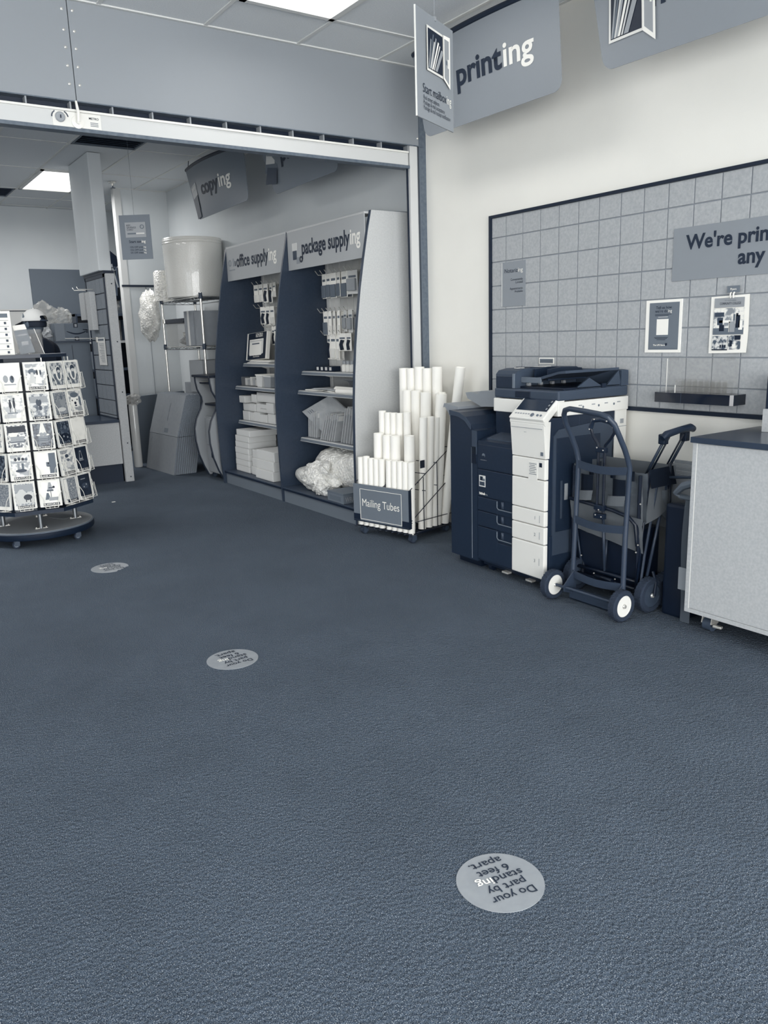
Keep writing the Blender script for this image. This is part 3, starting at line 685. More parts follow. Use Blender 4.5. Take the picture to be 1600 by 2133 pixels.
# ================================================================== MAILING TUBE CART
FL, FR_ = Vector((2.995, 4.80, 0)), Vector((3.112, 4.283, 0))
ce_, cv_ = Vector((.22072, -.97534, 0)), Vector((.97534, .22072, 0))
def CP(s, d, z): return FL+ce_*s+cv_*d+Vector((0, 0, z))
CT = Matrix((ce_, cv_, UP)).transposed().to_4x4(); CT.translation = FL
def det_fix(): pass
cart = thing('tube_cart', 'wheeled black wire cart holding white tubes, front sign reads Mailing Tubes', 'cart', (3.3, 4.6, 0))
g = G(); fp = g.box(-.0, .533, -.010, 0, .103, .368, T=CT, bev=.002); part('front_panel', g, M_['signd'], cart)
g = G(); g.box(.07, .468, -.0125, -.0105, .115, .337, T=CT); sg = part('sign_card', g, M_['signd'], cart)
g = G()
for q in ((.07, .468, .334, .337), (.07, .468, .115, .118), (.07, .073, .115, .337), (.465, .468, .115, .337)): g.box(q[0], q[1], -.0145, -.0126, q[2], q[3], T=CT)
part('sign_border', g, M_['inkw'], sg)
text('Mailing Tubes', sg, CP(.27, -.0128, .213), ce_, UP, M_['inkw'], width=.355, size=.078, align='c', bold=.0)
for s in (0.0, .468): part('hatched_corner', G().box(s, s+.066, -.0118, -.0104, .106, .15, T=CT), M_['navy'], cart)
part('panel_edge', G().box(.531, .538, -.012, .01, .10, .37, T=CT), M_['navy'], cart)
part('panel_edge', G().box(.0, .533, -.012, .002, .096, .104, T=CT), M_['navy'], cart)
def wire(a, b, name='wire', r=.003): part(name, G().tube([CP(*a), CP(*b)], r, 6), M_['black'], cart)
DEP = .46
for s in (.004, .53):
    wire((s, .0, .365), (s, DEP, .615)); wire((s, .0, .142), (s, DEP, .40)); wire((s, 0, .137), (s, DEP, .132)); wire((s, .06, .062), (s, DEP, .049), r=.005)
    for d, z in ((.15, .44), (.30, .525), (DEP, .61)): wire((s, d, .06), (s, d, z))
for d, z in ((.06, .565-.16), (.17, .46), (.297, .52), (DEP, .61), (.06, .30), (.17, .34), (.297, .36), (DEP, .40)): wire((.004, d, z), (.53, d, z))
wire((.268, .0, .35), (.268, .2, .46)); wire((.28, .0, .35), (.28, .2, .46))
for k in range(9): wire((.004, .02+.055*k, .055), (.53, .02+.055*k, .055), 'floor_wire', .004)
for k in range(10): wire((.004+.0584*k, .0, .05), (.004+.0584*k, DEP, .05), 'floor_wire', .004)
part('price_tag', G().box(.533, .536, .115, .16, .505, .558, T=CT), M_['navy'], cart)
def caster(parent, p, r, m='rubber', name='caster', hub='dgrey'):
    c = part(name, G().cyl((p[0], p[1]-.016, p[2]+r), (p[0], p[1]+.016, p[2]+r), r, 20), M_[m], parent)
    part('hub', G().lathe([(r*.62, -.019), (r*.62, .019)], (p[0], p[1], p[2]+r), 'y', 16), M_[hub], c)
    g = G(); g.box(p[0]-.5*r, p[0]+r*1.0, p[1]-.021, p[1]-.018, p[2]+r*.8, p[2]+r*2.1); g.box(p[0]-.5*r, p[0]+r, p[1]+.018, p[1]+.021, p[2]+r*.8, p[2]+r*2.1); g.box(p[0]-.5*r, p[0]+r*1.0, p[1]-.021, p[1]+.021, p[2]+r*2.05, p[2]+r*2.2)
    part('fork', g, M_['dgrey'], c)
    part('stem', G().cyl((p[0]+.3*r, p[1], p[2]+r*2.1), (p[0]+.3*r, p[1], p[2]+r*2.1+.015), .008, 8), M_['chrome'], c)
for s, d in ((.07, .02), (.53, .02), (.06, .42), (.5, .42)): caster(cart, CP(s, d, 0), .024 if d < .1 else .02)
TB = {}
def tube_(name_, a, b, r, label, group='white mailing tubes in the wire cart'):
    a, b = Vector(a), Vector(b); L_ = (b-a).length; key = (round(L_, 2), r)
    if key not in TB:
        gg = G(); i = 18
        gg.lathe([(r, 0), (r, key[0]), (r*.94, key[0]+.001), (r*.92, key[0]-.004), (r*.90, key[0]-.006)], (0, 0, 0), seg=i)
        ge = G(); ge.lathe([(r*.86, key[0]-.008), (r*.8, key[0]-.0075)], (0, 0, 0), seg=16)
        TB[key] = (gg.mesh('tube_wall', M_['tube']), ge.mesh('end_cap', M_['tubein']))
    t = thing(name_, label, 'mailing tube', tuple(a), 0, group)
    q = (b-a).to_track_quat('Z', 'Y').to_matrix().to_4x4()
    t.matrix_basis = Matrix.Translation(a) @ q; WM[t.name] = t.matrix_basis.copy()
    for me, n in zip(TB[key], ('tube_wall', 'end_cap')): link(bpy.data.objects.new(n, me), t, False)
def trow(lst, d, r, where, z0=.062, lean=0.012):
    for k, (s, z) in enumerate(lst):
        tube_('mailing_tube', CP(s, d, z0), CP(s, d+lean, z), r, f'white mailing tube, {ORD[k]} from the gondola side, {where}')
SF = .032
trow([(.036+.0, .552), (.088, .557), (.139, .551), (.190, .555), (.241, .553)], .035, .0245, 'front row far half of the tube cart')
trow([(.310, .549), (.361, .554), (.412, .551), (.463, .552), (.512, .547)], .035, .0245, 'front row near half of the tube cart')
trow([(.142, .719), (.228, .716), (.302, .711), (.43, .724)], .115, .037, 'second row of the tube cart')
trow([(.11, .868), (.166, .865), (.22, .866), (.275, .861), (.345, .868)], .195, .027, 'third row of the tube cart')
trow([(.12, 1.158), (.193, 1.166), (.267, 1.167), (.341, 1.166), (.430, 1.167)], .43, .036, 'tallest back row of the tube cart')
trow([(.245, 1.011), (.325, 1.010)], .32, .036, 'fourth row of the tube cart, short pair')
LT = [((.40, .31, .062), (.413, .335, 1.006), .038, 'leaning tube beside the short pair in the fourth row'),
      ((.475, .345, .062), (.505, .392, .986), .040, 'wide leaning tube in front of the bare wall'),
      ((.485, .180, .062), (.490, .212, .846), .028, 'leaning tube, far one of the three along the cart side'),
      ((.487, .246, .062), (.492, .287, .840), .028, 'leaning tube, middle one of the three along the cart side'),
      ((.489, .305, .062), (.496, .342, .832), .028, 'leaning tube, near one of the three along the cart side'),
      ((.49, .42, .062), (.645, .43, 1.167), .034, 'tallest tube leaning alone toward the copier'),
      ((.40, .385, .062), (.47, .44, 1.0), .03, 'leaning tube half hidden behind the wide leaning tube'),
      ((.34, .37, .062), (.35, .375, .86), .03, 'tube standing deep inside behind the short pair')]
for a, b, r, l in LT: tube_('mailing_tube', CP(*a), CP(*b), r, 'white mailing '+l)

# ================================================================== COPIER
cop = thing('copier', 'large navy and white office copier with a tilted touch panel and side finisher', 'copier', (3.045, 2.955, 0), math.radians(-1.6))
def cpart(name, g, m, parent=None, label=None):
    o = bpy.data.objects.new(name, g.mesh(name, m)); p = parent or cop
    COL.objects.link(o); o.parent = p
    return tag(o, label)
def cbox(name, x0, x1, y0, y1, z0, z1, m, bev=.004, parent=None, label=None):
    return cpart(name, G().box(x0, x1, y0, y1, z0, z1, bev=bev), M_[m], parent, label)
W0, W1, D1, F1 = 0.0, .257, .567, .826
body = cbox('body', .012, .60, W0+.004, D1, .055, .765, 'dark', .006)
cbox('rear_body', .14, .60, W0+.004, D1, .70, .957, 'dark', .006)
cbox('upper_body', .024, .25, W0+.003, W1+.01, .73, .948, 'dark', .006)
cbox('base', .03, .58, .03, D1-.02, .035, .06, 'black', 0)
for x, y in ((.06, .06), (.06, .5), (.55, .06), (.55, .5)):
    caster_ = cpart('caster', G().cyl((x, y-.014, .022), (x, y+.014, .022), .022, 14), M_['black'])
segs = [(.07, .262), (.2655, .3625), (.366, .449), (.4525, .618), (.622, .732)]
for k, (a, b) in enumerate(segs):
    o = cbox('drawer_front' if k < 3 else 'front_cover', -.008, .02, W0, W1, a, b, 'white', .006, label='white drawer front' if k < 3 else 'white front cover')
    if k < 3:
        for i, s_ in enumerate(['3', '2', '1'][k]):
            ob, _ = text(s_, o, (-.0085, .07, (a+b)/2-.008), NY, UP, M_['grey'], size=.026, world=False, bold=0, align='c')
        cpart('drawer_mark', G().box(-.0095, -.008, .033, .036, (a+b)/2-.022, (a+b)/2+.018), M_['silver'], o)
g = G(); g.prism([(-.006, .736), (-.022, .915), (-.018, .93), (.03, .93), (.022, .736)], 'y', W0, W1); o = cpart('control_column', g, M_['white'])
cpart('column_groove', G().box(-.0235, -.02, W0+.01, W1-.008, .893, .896), M_['silver'], o)
text('...', o, (-.019, .15, .87), NY, UP, M_['silver'], size=.03, world=False)
cbox('power_mark', -.0125, -.010, .012, .03, .752, .772, 'grey', 0, o)
# tilted touch panel
TP = Matrix.Translation((-.022, 0, .932)) @ Matrix.Rotation(math.radians(-41), 4, 'Y')
g = G(); g.box(0, .185, W0-.004, W1+.004, -.022, .018, bev=.008, T=TP); g.cyl((-.006, W0-.006, .925), (-.006, W1+.004, .925), .017, 14)
tp = cpart('touch_panel', g, M_['white'], label='white tilted control panel')
cpart('screen', G().box(.058, .178, W0+.012, W1-.012, .0182, .0195, T=TP), M_['screen'], tp)
cpart('icon_strip', G().box(.066, .172, W0+.016, W0+.034, .0196, .0202, T=TP), M_['navy'], tp)
for k in range(4): cpart('icon', G().box(.07+.026*k, .082+.026*k, W0+.02, W0+.03, .0203, .0208, T=TP), M_['silver'], tp)
for y, r in ((.095, .012), (.055, .007), (.03, .006)):
    gg = G(); gg.lathe([(r, .018), (r, .022), (r*.8, .023)], (0, 0, 0), seg=14); bmesh.ops.transform(gg.bm, matrix=TP @ Matrix.Translation((.028, y, 0)), verts=gg.bm.verts); cpart('button', gg, M_['grey'], tp)
for k in range(6): cpart('key', G().box(.03, .037, .12+.02*k, .133+.02*k, .018, .0195, T=TP), M_['silver'], tp)
# dark front left of the white column
df = [(.07, .272), (.276, .366), (.370, .452), (.456, .617), (.621, .765)]
for k, (a, b) in enumerate(df):
    nm_ = 'drawer' if k < 3 else 'front_door'
    g = G()
    if k < 3: g.box(0, .03, W1+.135, D1, a, b, bev=.004); g.box(0, .03, W1+.002, W1+.135, a, b-.052 if k else b-.07, bev=.004)
    else: g.box(0, .03, W1+.002, D1, a, b, bev=.004)
    o = cpart(nm_, g, M_['dark'])
    if k < 3:
        g = G(); zt = b-.006
        g.tube([(-.001, W1+.135, zt), (-.001, W1+.135, zt-.035), (-.001, W1+.122, zt-.046), (-.001, W1+.01, zt-.046)], .0035, 6); cpart('handle_rim', g, M_['grey'], o)
        cpart('handle_recess', G().box(.022, .03, W1+.004, W1+.13, zt-.044, zt), M_['navy'], o)
        cpart('grip', G().cyl((.01, W1+.098, zt-.04), (.01, W1+.098, zt), .009, 8), M_['dgrey'], o)
fd = o
text('bizhub', cop, (-.0005, D1-.018, .468), NY, UP, M_['inkw'], width=.052, bold=.04, world=False)
text('558e', cop, (-.0005, D1-.073, .468), NY, UP, M_['silver'], width=.02, bold=.02, world=False)
gg = G(); gg.lathe([(.014, 0), (.014, -.001)], (0, 0, 0), 'x', 14); bmesh.ops.transform(gg.bm, matrix=Matrix.Translation((-.0005, D1-.055, .70)), verts=gg.bm.verts); lg = cpart('emblem', gg, M_['grey'])
cpart('emblem_cut', G().box(-.0025, -.0015, D1-.065, D1-.045, .686, .7), M_['dark'], lg)
text('KONICA MINOLTA', cop, (-.0005, D1-.030, .672), NY, UP, M_['silver'], width=.055, bold=.01, world=False)
o = cbox('pictogram_label', -.0022, -.0005, D1-.072, D1-.016, .515, .582, 'paper2', 0)
cbox('pictogram', -.0035, -.0022, D1-.066, D1-.022, .522, .545, 'dgrey', 0, o); cbox('pictogram', -.0035, -.0022, D1-.05, D1-.026, .552, .576, 'dark', 0, o); cbox('pictogram', -.0035, -.0022, D1-.068, D1-.053, .550, .565, 'grey', 0, o)
o = cbox('service_sticker', -.0098, -.008, .055, .125, .612, .715, 'white', 0, label='white service sticker')
g = G()
for k in range(7): g.box(-.0108, -.0098, .062+.006*(k % 3), .118-.004*(k % 2), .645+.0095*k, .648+.0095*k)
tag(cpart('print_lines', g, M_['grey'], o), kind='stuff')
cbox('energy_mark', -.0095, -.008, .022, .042, .69, .713, 'navy', 0)
for y in (.30, .10): cbox('foot', .0, .03, y, y+.05, .03, .04, 'chrome', 0)
# output tray in the gap under the scanner
g = G(); g.prism([(.03, .765), (.03, .80), (.30, .86), (.58, .86), (.58, .765)], 'y', W1+.002, D1-.05); cpart('output_tray', g, M_['dgrey'])
g = G(); g.prism([(.0, .765), (.0, .785), (.10, .81), (.40, .83), (.40, .765)], 'y', W1+.01, D1-.005); cpart('tray_lip', g, M_['dark'])
cbox('gap_back', .40, .60, W1, D1, .765, .957, 'black', 0)
# right side skin and openings
g = G(); g.prism([(.05, .20), (.05, .85), (.085, .885), (.50, .915), (.50, .20)], 'y', -.004, .006); sp = cpart('side_cover', g, M_['dgrey'])
cbox('side_panel', .07, .40, -.007, -.004, .33, .84, 'dark', .003, sp)
cbox('side_slot', .10, .115, -.010, -.007, .40, .61, 'dgrey', .002, sp)
cbox('side_slot', .13, .155, -.010, -.007, .50, .59, 'silver', .002, sp)
cbox('lower_side_cover', .03, .50, -.003, .006, .07, .31, 'dark', .003)
cbox('pocket', .25, .48, -.011, -.007, .36, .66, 'black', .01, sp)
o = cbox('rear_column', .52, .612, -.003, .06, .60, .957, 'white', .003, label='white rear side column')
cbox('catch', .56, .585, -.006, -.003, .88, .905, 'silver', 0, o); cbox('column_seam', .52, .612, -.0045, -.003, .862, .865, 'silver', 0, o)
cbox('lower_rear', .50, .60, 0, D1, .06, .62, 'dark', .004)
# scanner
sc_ = cbox('scanner_body', .07, .612, -.012, .505, .955, 1.030, 'white', .005, label='white scanner housing')
for k in range(4): cbox('screw_cover', .22+.1*k, .245+.1*k, -.0135, -.012, 1.0, 1.006, 'silver', 0, sc_)
for k in range(3): cpart('screw', G().lathe([(.007, 0), (.005, -.002)], (.255+.12*k, -.012, .994), 'y', 10), M_['grey'], sc_)
cpart('usb_port', G().box(.125, .145, -.0135, -.012, .985, .994), M_['navy'], sc_)
lid = cbox('scanner_lid', .072, .610, -.008, .5, 1.034, 1.088, 'dgrey', .010)
cbox('lid_handle', .068, .075, .20, .32, 1.042, 1.078, 'navy', .003, lid)
g = G(); g.prism([(.08, 1.088), (.08, 1.165), (.10, 1.185), (.16, 1.195), (.56, 1.19), (.60, 1.17), (.60, 1.088)], 'y', .335, .495)
fe = cpart('document_feeder', g, M_['dgrey'])
cbox('feeder_front', .076, .082, .355, .49, 1.09, 1.155, 'dark', .002, fe)
cbox('feeder_rim', .072, .084, .335, .35, 1.09, 1.17, 'grey', .002, fe)
for k in range(9): cbox('feeder_icon', .16+.03*k, .18+.03*k, .40, .43, 1.1945, 1.197, 'paper', 0, fe)
g = G(); g.prism([(.16, 1.16), (.22, 1.20), (.58, 1.185), (.62, 1.16)], 'y', .36, .48); cpart('feeder_cover', g, M_['dark'], fe)
g = G(); g.prism([(.335, 1.125), (.335, 1.142), (.26, 1.145), (.18, 1.155), (.05, 1.185), (.0, 1.19), (.0, 1.176), (.05, 1.172), (.18, 1.14), (.26, 1.128)], 'x', .13, .54)
bmesh.ops.transform(g.bm, matrix=Matrix(((1, 0, 0, 0), (0, 1, 0, 0), (0, 0, 1, 0), (0, 0, 0, 1))), verts=g.bm.verts); it = cpart('document_tray', g, M_['dgrey'])
cbox('tray_edge', .125, .135, .18, .335, 1.12, 1.15, 'grey', .002, it); 
for y in (.30, .20): cpart('paper_guide', G().prism([(.20, 1.13), (.20, 1.19), (.30, 1.20), (.46, 1.19), (.5, 1.13)], 'y', y, y+.008), M_['dark'], it)
cbox('exit_floor', .12, .55, .0, .335, 1.088, 1.10, 'black', .002)
for k in range(4): cbox('exit_roller', .16+.09*k, .18+.09*k, .31, .33, 1.10, 1.116, 'silver', .002)
for y, a, b, z1 in ((.0, .20, .40, 1.145), (.0, .44, .56, 1.175)):
    g = G(); g.prism([(a, 1.088), (a+(b-a)*.55, z1), (b, 1.10), (b, 1.088)] if b < .5 else [(a, 1.088), (a+.01, 1.10), (b-.02, z1), (b, 1.088)], 'y', y, y+.01); cpart('side_fin', g, M_['dgrey'])
cbox('lid_latch', .405, .435, -.006, .006, 1.085, 1.11, 'navy', .002)
g = G(); g.prism([(.555, 1.088), (.555, 1.172), (.57, 1.178), (.61, 1.172), (.612, 1.15), (.612, 1.088)], 'y', -.006, .33); cpart('hinge_block', g, M_['dgrey'])
# finisher on the left of the machine
fz = [(D1+.002, .05), (F1, .05), (F1, .945), (F1-.09, .937), (F1-.15, .915), (F1-.20, .872), (D1+.035, .845), (D1+.002, .84)]
g = G(); g.prism(fz, 'x', .0, .48); fi = cpart('finisher', g, M_['dark'], label='navy finisher tower beside the copier')
g = G(); g.prism([(F1, .918), (F1-.09, .91), (F1-.15, .888), (F1-.2, .845), (F1-.2, .872), (F1-.15, .916), (F1-.09, .938), (F1+.003, .947)], 'x', -.006, .0); cpart('top_band', g, M_['dgrey'], fi)
cbox('front_edge', -.004, .0, D1+.05, D1+.054, .06, .74, 'grey', 0, fi); cbox('inner_edge', -.004, .0, D1+.004, D1+.048, .70, .84, 'dgrey', 0, fi)
cbox('release_recess', -.004, .0, D1+.012, D1+.052, .645, .745, 'black', .0, fi)
for q, nm_ in (([(F1-.02, .955), (F1+.10, .985), (F1+.135, 1.055), (F1-.10, 1.06), (F1-.26, 1.075), (F1-.30, .99)], 'upper_tray'),):
    g = G(); g.prism([(F1-.30, .965), (F1-.05, .955), (F1+.08, 1.00), (F1+.10, 1.035), (F1+.05, 1.04), (F1-.02, 1.03), (F1-.05, 1.05), (F1-.24, 1.055), (F1-.30, 1.03)], 'x', .20, .45); cpart(nm_, g, M_['sign'], fi)
g = G(); g.prism([(F1, .76), (F1+.05, .86), (F1+.13, .955), (F1+.15, .95), (F1+.14, .975), (F1, .96)], 'x', .06, .40); cpart('lower_tray', g, M_['sign'], fi)
cbox('finisher_foot', .05, .45, D1+.03, F1-.02, 0, .05, 'black', 0, fi)

# ================================================================== HAND TRUCK
ht = thing('hand_truck', 'grey steel hand truck with two white-hubbed wheels leaning before the folded wagon', 'hand truck', (3.04, 2.62, 0))
FX = lambda z: 3.075+.05*z
g = G()
L_ = [(FX(.02), 2.785, .02), (FX(.4), 2.788, .4), (FX(.74), 2.792, .74), (3.095, 2.794, .80), (3.055, 2.796, .88), (3.018, 2.797, .94), (2.995, 2.789, .985), (2.980, 2.768, 1.01), (2.972, 2.73, 1.020)]
R_ = [(2.962, 2.50+.03, 1.006), (2.965, 2.486, .995), (2.985, 2.464, .96), (3.02, 2.46, .90), (3.06, 2.462, .84), (3.09, 2.466, .79), (FX(.74), 2.468, .74), (FX(.4), 2.466, .4), (FX(.02), 2.455, .02)]
g.tube(L_+[(2.968, 2.63, 1.014)]+R_, .0135, 10); part('frame_tube', g, M_['frame'], ht)
for z in (.745, .455, .165):
    g = G(); N = 10
    for sgn in (0,):
        top = []; 
        for k in range(N+1):
            y = 2.785-(2.785-2.466)*k/N; s_ = math.sin(PI*k/N); x = FX(z)-.012-.012*s_
            top.append((x, y, z-.012*s_))
        for a, b in zip(top, top[1:]):
            g.face([a, b, (b[0], b[1], b[2]-.04), (a[0], a[1], a[2]-.04)]); g.face([(a[0]+.004, a[1], a[2]), (a[0]+.004, a[1], a[2]-.04), (b[0]+.004, b[1], b[2]-.04), (b[0]+.004, b[1], b[2])])
            g.face([a, (a[0]+.004, a[1], a[2]), (b[0]+.004, b[1], b[2]), b]); g.face([(a[0], a[1], a[2]-.04), (b[0], b[1], b[2]-.04), (b[0]+.004, b[1], b[2]-.04), (a[0]+.004, a[1], a[2]-.04)])
    part('cross_slat', g, M_['frame'], ht)
part('nose_plate', G().box(FX(0)-.012, 3.16, 2.45, 2.79, .004, .012, bev=.002), M_['frame'], ht)
part('nose_upright', G().box(FX(0)-.012, FX(0)-.006, 2.45, 2.79, .004, .07), M_['frame'], ht)
part('axle', G().cyl((3.012, 2.40, .08), (3.012, 2.84, .08), .0085, 10), M_['frame'], ht)
for y in (2.772, 2.455):
    part('axle_bracket', G().prism([(FX(.15), .17), (FX(.15)+.01, .03), (3.0, .06), (3.0, .095)], 'y', y-.003, y+.003), M_['frame'], ht)
def spoked_wheel(parent, x, y, r, wd, hubm, name='wheel', spokes=7):
    wl = part(name, G().lathe([(r*.70, -wd*.5), (r*.93, -wd*.5), (r, -wd*.34), (r, wd*.34), (r*.93, wd*.5), (r*.70, wd*.5)], (x, y, r), 'y', 30, closed=True), M_['rubber'], parent)
    g = G()
    for k in range(30):
        a = 2*PI*k/30
        for s_ in (-1, 1): g.box(-r*.02, r*.02, -wd*.42 if s_ < 0 else wd*.05, -wd*.05 if s_ < 0 else wd*.42, r*.99, r*1.022, T=Matrix.Translation((x, y, r)) @ Matrix.Rotation(a+(.1 if s_ > 0 else 0), 4, 'Y'))
    part('tread', tag_stuff(g), M_['rubber'], wl, kind='stuff')
    h = part('hub', G().lathe([(r*.70, -wd*.40), (r*.66, -wd*.44), (r*.62, -wd*.2), (r*.2, -wd*.22), (r*.17, -wd*.42), (r*.1, -wd*.42), (r*.1, wd*.42), (r*.2, wd*.22), (r*.62, wd*.2), (r*.66, wd*.44), (r*.70, wd*.40)], (x, y, r), 'y', 26), M_[hubm], wl)
    for k in range(spokes):
        a = 2*PI*k/spokes
        part('spoke', G().box(-r*.035, r*.035, -wd*.34, wd*.34, r*.14, r*.64, T=Matrix.Translation((x, y, r)) @ Matrix.Rotation(a, 4, 'Y')), M_[hubm], wl)
    part('axle_nut', G().lathe([(.012, -wd*.46), (.009, -wd*.62), (.004, -wd*.64)], (x, y, r), 'y', 12), M_['chrome'], wl)
def tag_stuff(g): return g
spoked_wheel(ht, 3.012, 2.862, .078, .044, 'white'); spoked_wheel(ht, 3.012, 2.410, .078, .044, 'white')

# ================================================================== FOLDED WAGON
wg = thing('folding_wagon', 'folded grey canvas utility wagon standing on its wheels behind the hand truck', 'wagon', (3.3, 2.62, 0))
def cloth(name, f, nu, nv, m, parent, th=.006, label=None):
    g = G(); vs_ = [[g.bm.verts.new(f(i/nu, j/nv)) for j in range(nv+1)] for i in range(nu+1)]
    for i in range(nu):
        for j in range(nv):
            fa = g.bm.faces.new([vs_[i][j], vs_[i+1][j], vs_[i+1][j+1], vs_[i][j+1]]); fa.smooth = True
    if th > .001: bmesh.ops.solidify(g.bm, geom=g.bm.faces[:], thickness=th)
    return part(name, g, M_[m], parent, label=label)
def fr(a, b, c): return NOI.fractal(Vector((a, b, c)), 1, 2, 3)
wx = 3.215
cloth('front_cloth', lambda u, v: (wx+.012*fr(u*4, v*3, 1)+.012*math.sin(u*9)*v, 2.915-.475*u, .700-.245*v+.014*math.sin(u*6.3)*v+.01*fr(u*5, 0, 2)), 34, 16, 'fabric', wg)
cloth('near_side_cloth', lambda u, v: (wx+.24*u+.008*fr(u*4, v*3, 3), 2.478-.01*v-.03*math.sin(PI*u)*v, .690+.025*u-.26*v*(1-.3*u)), 18, 14, 'fabric2', wg)
cloth('far_side_cloth', lambda u, v: (wx+.24*u, 2.915+.03*math.sin(PI*u), .700-.33*v), 12, 8, 'fabric', wg)
cloth('rear_cloth', lambda u, v: (wx+.235+.01*fr(u*4, v*3, 7), 2.91-.46*u, .715-.33*v), 20, 8, 'fabric2', wg)
cloth('bottom_pad', lambda u, v: (wx-.025+.02*v+.006*fr(u*6, v*4, 5), 2.915-.47*u, .505-.03*u-.15*v-.03*u*v), 30, 10, 'fabric2', wg, .02)
g = G()
for k in range(5): g.tube([(wx-.05+.008, 2.89-.09*k, .50-.006*k), (wx-.048, 2.89-.09*k, .36-.02*k*.5)], .003, 5)
for y0, y1 in ((2.87, 2.79), (2.66, 2.58)):
    cloth('cup_holder', lambda u, v: (wx-.014-.012*math.sin(PI*u), y0+(y1-y0)*u-.02, .655-.11*v), 10, 6, 'mesh', wg)
    cloth('pocket_flap', lambda u, v: (wx-.024-.012*math.sin(PI*u)-.012*v, y0+.02+(y1-y0-.03)*u-.02, .565-.05*v+.012*u), 8, 4, 'fabric2', wg)
for y in (2.80, 2.66, 2.54): cloth('strap', lambda u, v: (wx-.010-.004*math.sin(PI*u), y-.03*u, .705-.05*v), 4, 4, 'navy', wg)
cloth('corner_cover', lambda u, v: (wx+.04+.20*u, 2.468-.022*v-.01*math.sin(PI*u), .715-.09*v-.02*(u-.5)**2), 10, 6, 'mesh', wg, .008)
cloth('hanging_flap', lambda u, v: (wx+.13+.07*u+.01*v, 2.452-.01*math.sin(4*u), .60-.18*v*(.7+.5*u)), 6, 6, 'fabric', wg)
def rod(pts, r=.009, m='black', name='frame_rod', seg=8): part(name, G().tube(pts, r, seg), M_[m], wg)
rod([(wx-.03, 2.915, .515), (wx-.035, 2.62, .495), (wx-.03, 2.52, .475), (wx-.02, 2.487, .44), (wx-.01, 2.478, .33)], .010)
rod([(wx-.01, 2.475, .69), (wx-.012, 2.475, .55), (wx-.01, 2.472, .06)]); rod([(wx+.05, 2.468, .70), (wx-.03, 2.462, .10)], .008); rod([(wx+.19, 2.462, .66), (wx+.02, 2.45, .10)], .008, 'frame')
rod([(wx+.20, 2.462, .73), (wx+.215, 2.455, .10)]); rod([(wx+.10, 2.46, .62), (wx+.02, 2.455, .28), (wx-.01, 2.452, .12)], .007, 'frame')
rod([(wx-.005, 2.91, .69), (wx, 2.915, .06)]); rod([(wx+.2, 2.91, .69), (wx+.2, 2.915, .06)])
for z in (.10, .14): rod([(wx, 2.47, z), (wx, 2.915, z)], .010); rod([(wx+.2, 2.47, z), (wx+.2, 2.915, z)], .010)
rod([(wx+.02, 2.9, .33), (wx+.02, 2.86, .12)], .005, 'frame'); rod([(wx+.03, 2.7, .36), (wx+.0, 2.69, .13)], .006, 'frame'); rod([(wx-.01, 2.74, .115), (wx-.02, 2.62, .115)], .012)
for y, z in ((2.475, .30), (2.465, .34), (2.47, .12), (2.74, .13), (2.88, .19), (2.83, .21), (2.60, .13), (2.46, .55)):
    part('rivet', G().ball((wx-.022, y, z), .005, sub=1), M_['chrome'], wg)
# black bottom board inside
part('bottom_board', G().box(wx+.03, wx+.19, 2.50, 2.905, .08, .40), M_['black'], wg)
# pull handle with its loop grip
hx = wx-.045
lp_ = [(hx, 2.712, .475), (hx, 2.712, .80), (hx, 2.715, .825), (hx, 2.752, .868), (hx, 2.766, .905), (hx, 2.750, .945), (hx, 2.700, .952), (hx, 2.645, .944), (hx, 2.613, .925), (hx, 2.612, .895), (hx, 2.635, .860), (hx, 2.668, .825), (hx, 2.672, .80), (hx, 2.672, .475)]
rod(lp_, .0075, 'black', 'pull_handle')
rod([(hx, 2.766, .905), (hx, 2.750, .945), (hx, 2.700, .953), (hx, 2.645, .944), (hx, 2.613, .925)], .0125, 'dark', 'handle_grip')
for z in (.80, .69, .50, .455): part('handle_clamp', G().box(hx-.014, hx+.014, 2.66, 2.724, z-.014, z+.014, bev=.004), M_['navy'], wg)
for y, z in ((2.764, .90), (2.735, .952), (2.655, .948), (2.614, .92), (2.712, .81), (2.672, .80), (2.69, .49), (2.71, .46), (2.672, .455)): part('rivet', G().ball((hx-.014, y, z), .0045, sub=1), M_['chrome'], wg)
rod([(wx-.02, 2.69, .45), (wx-.01, 2.68, .16)], .008, 'frame')
# push handle at the near end
for x in (3.33, 3.36, 3.47, 3.50): rod([(x, 2.545, .66), (x, 2.430, .875)], .008 if x in (3.33, 3.5) else .005, 'frame' if x in (3.33, 3.5) else 'black', 'push_handle_pole')
part('push_grip', G().tube([(3.30, 2.43, .868), (3.325, 2.425, .885), (3.42, 2.418, .90), (3.50, 2.415, .905), (3.53, 2.42, .895)], [.016, .019, .017, .02, .017], 10), M_['dark'], wg)
for x in (3.33, 3.50): part('grip_joint', G().box(x-.016, x+.016, 2.425, 2.465, .835, .885, bev=.006), M_['navy'], wg)
for x, y in ((3.225, 2.395), (3.36, 2.40), (3.225, 2.87), (3.36, 2.87)): spoked_wheel(wg, x, y+.02, .088, .05, 'dgrey', spokes=10)
for y in (2.38, 2.85): rod([(3.225, y, .088), (3.25, y+.01, .15), (3.26, y+.04, .20)], .008, 'black', 'wheel_fork')

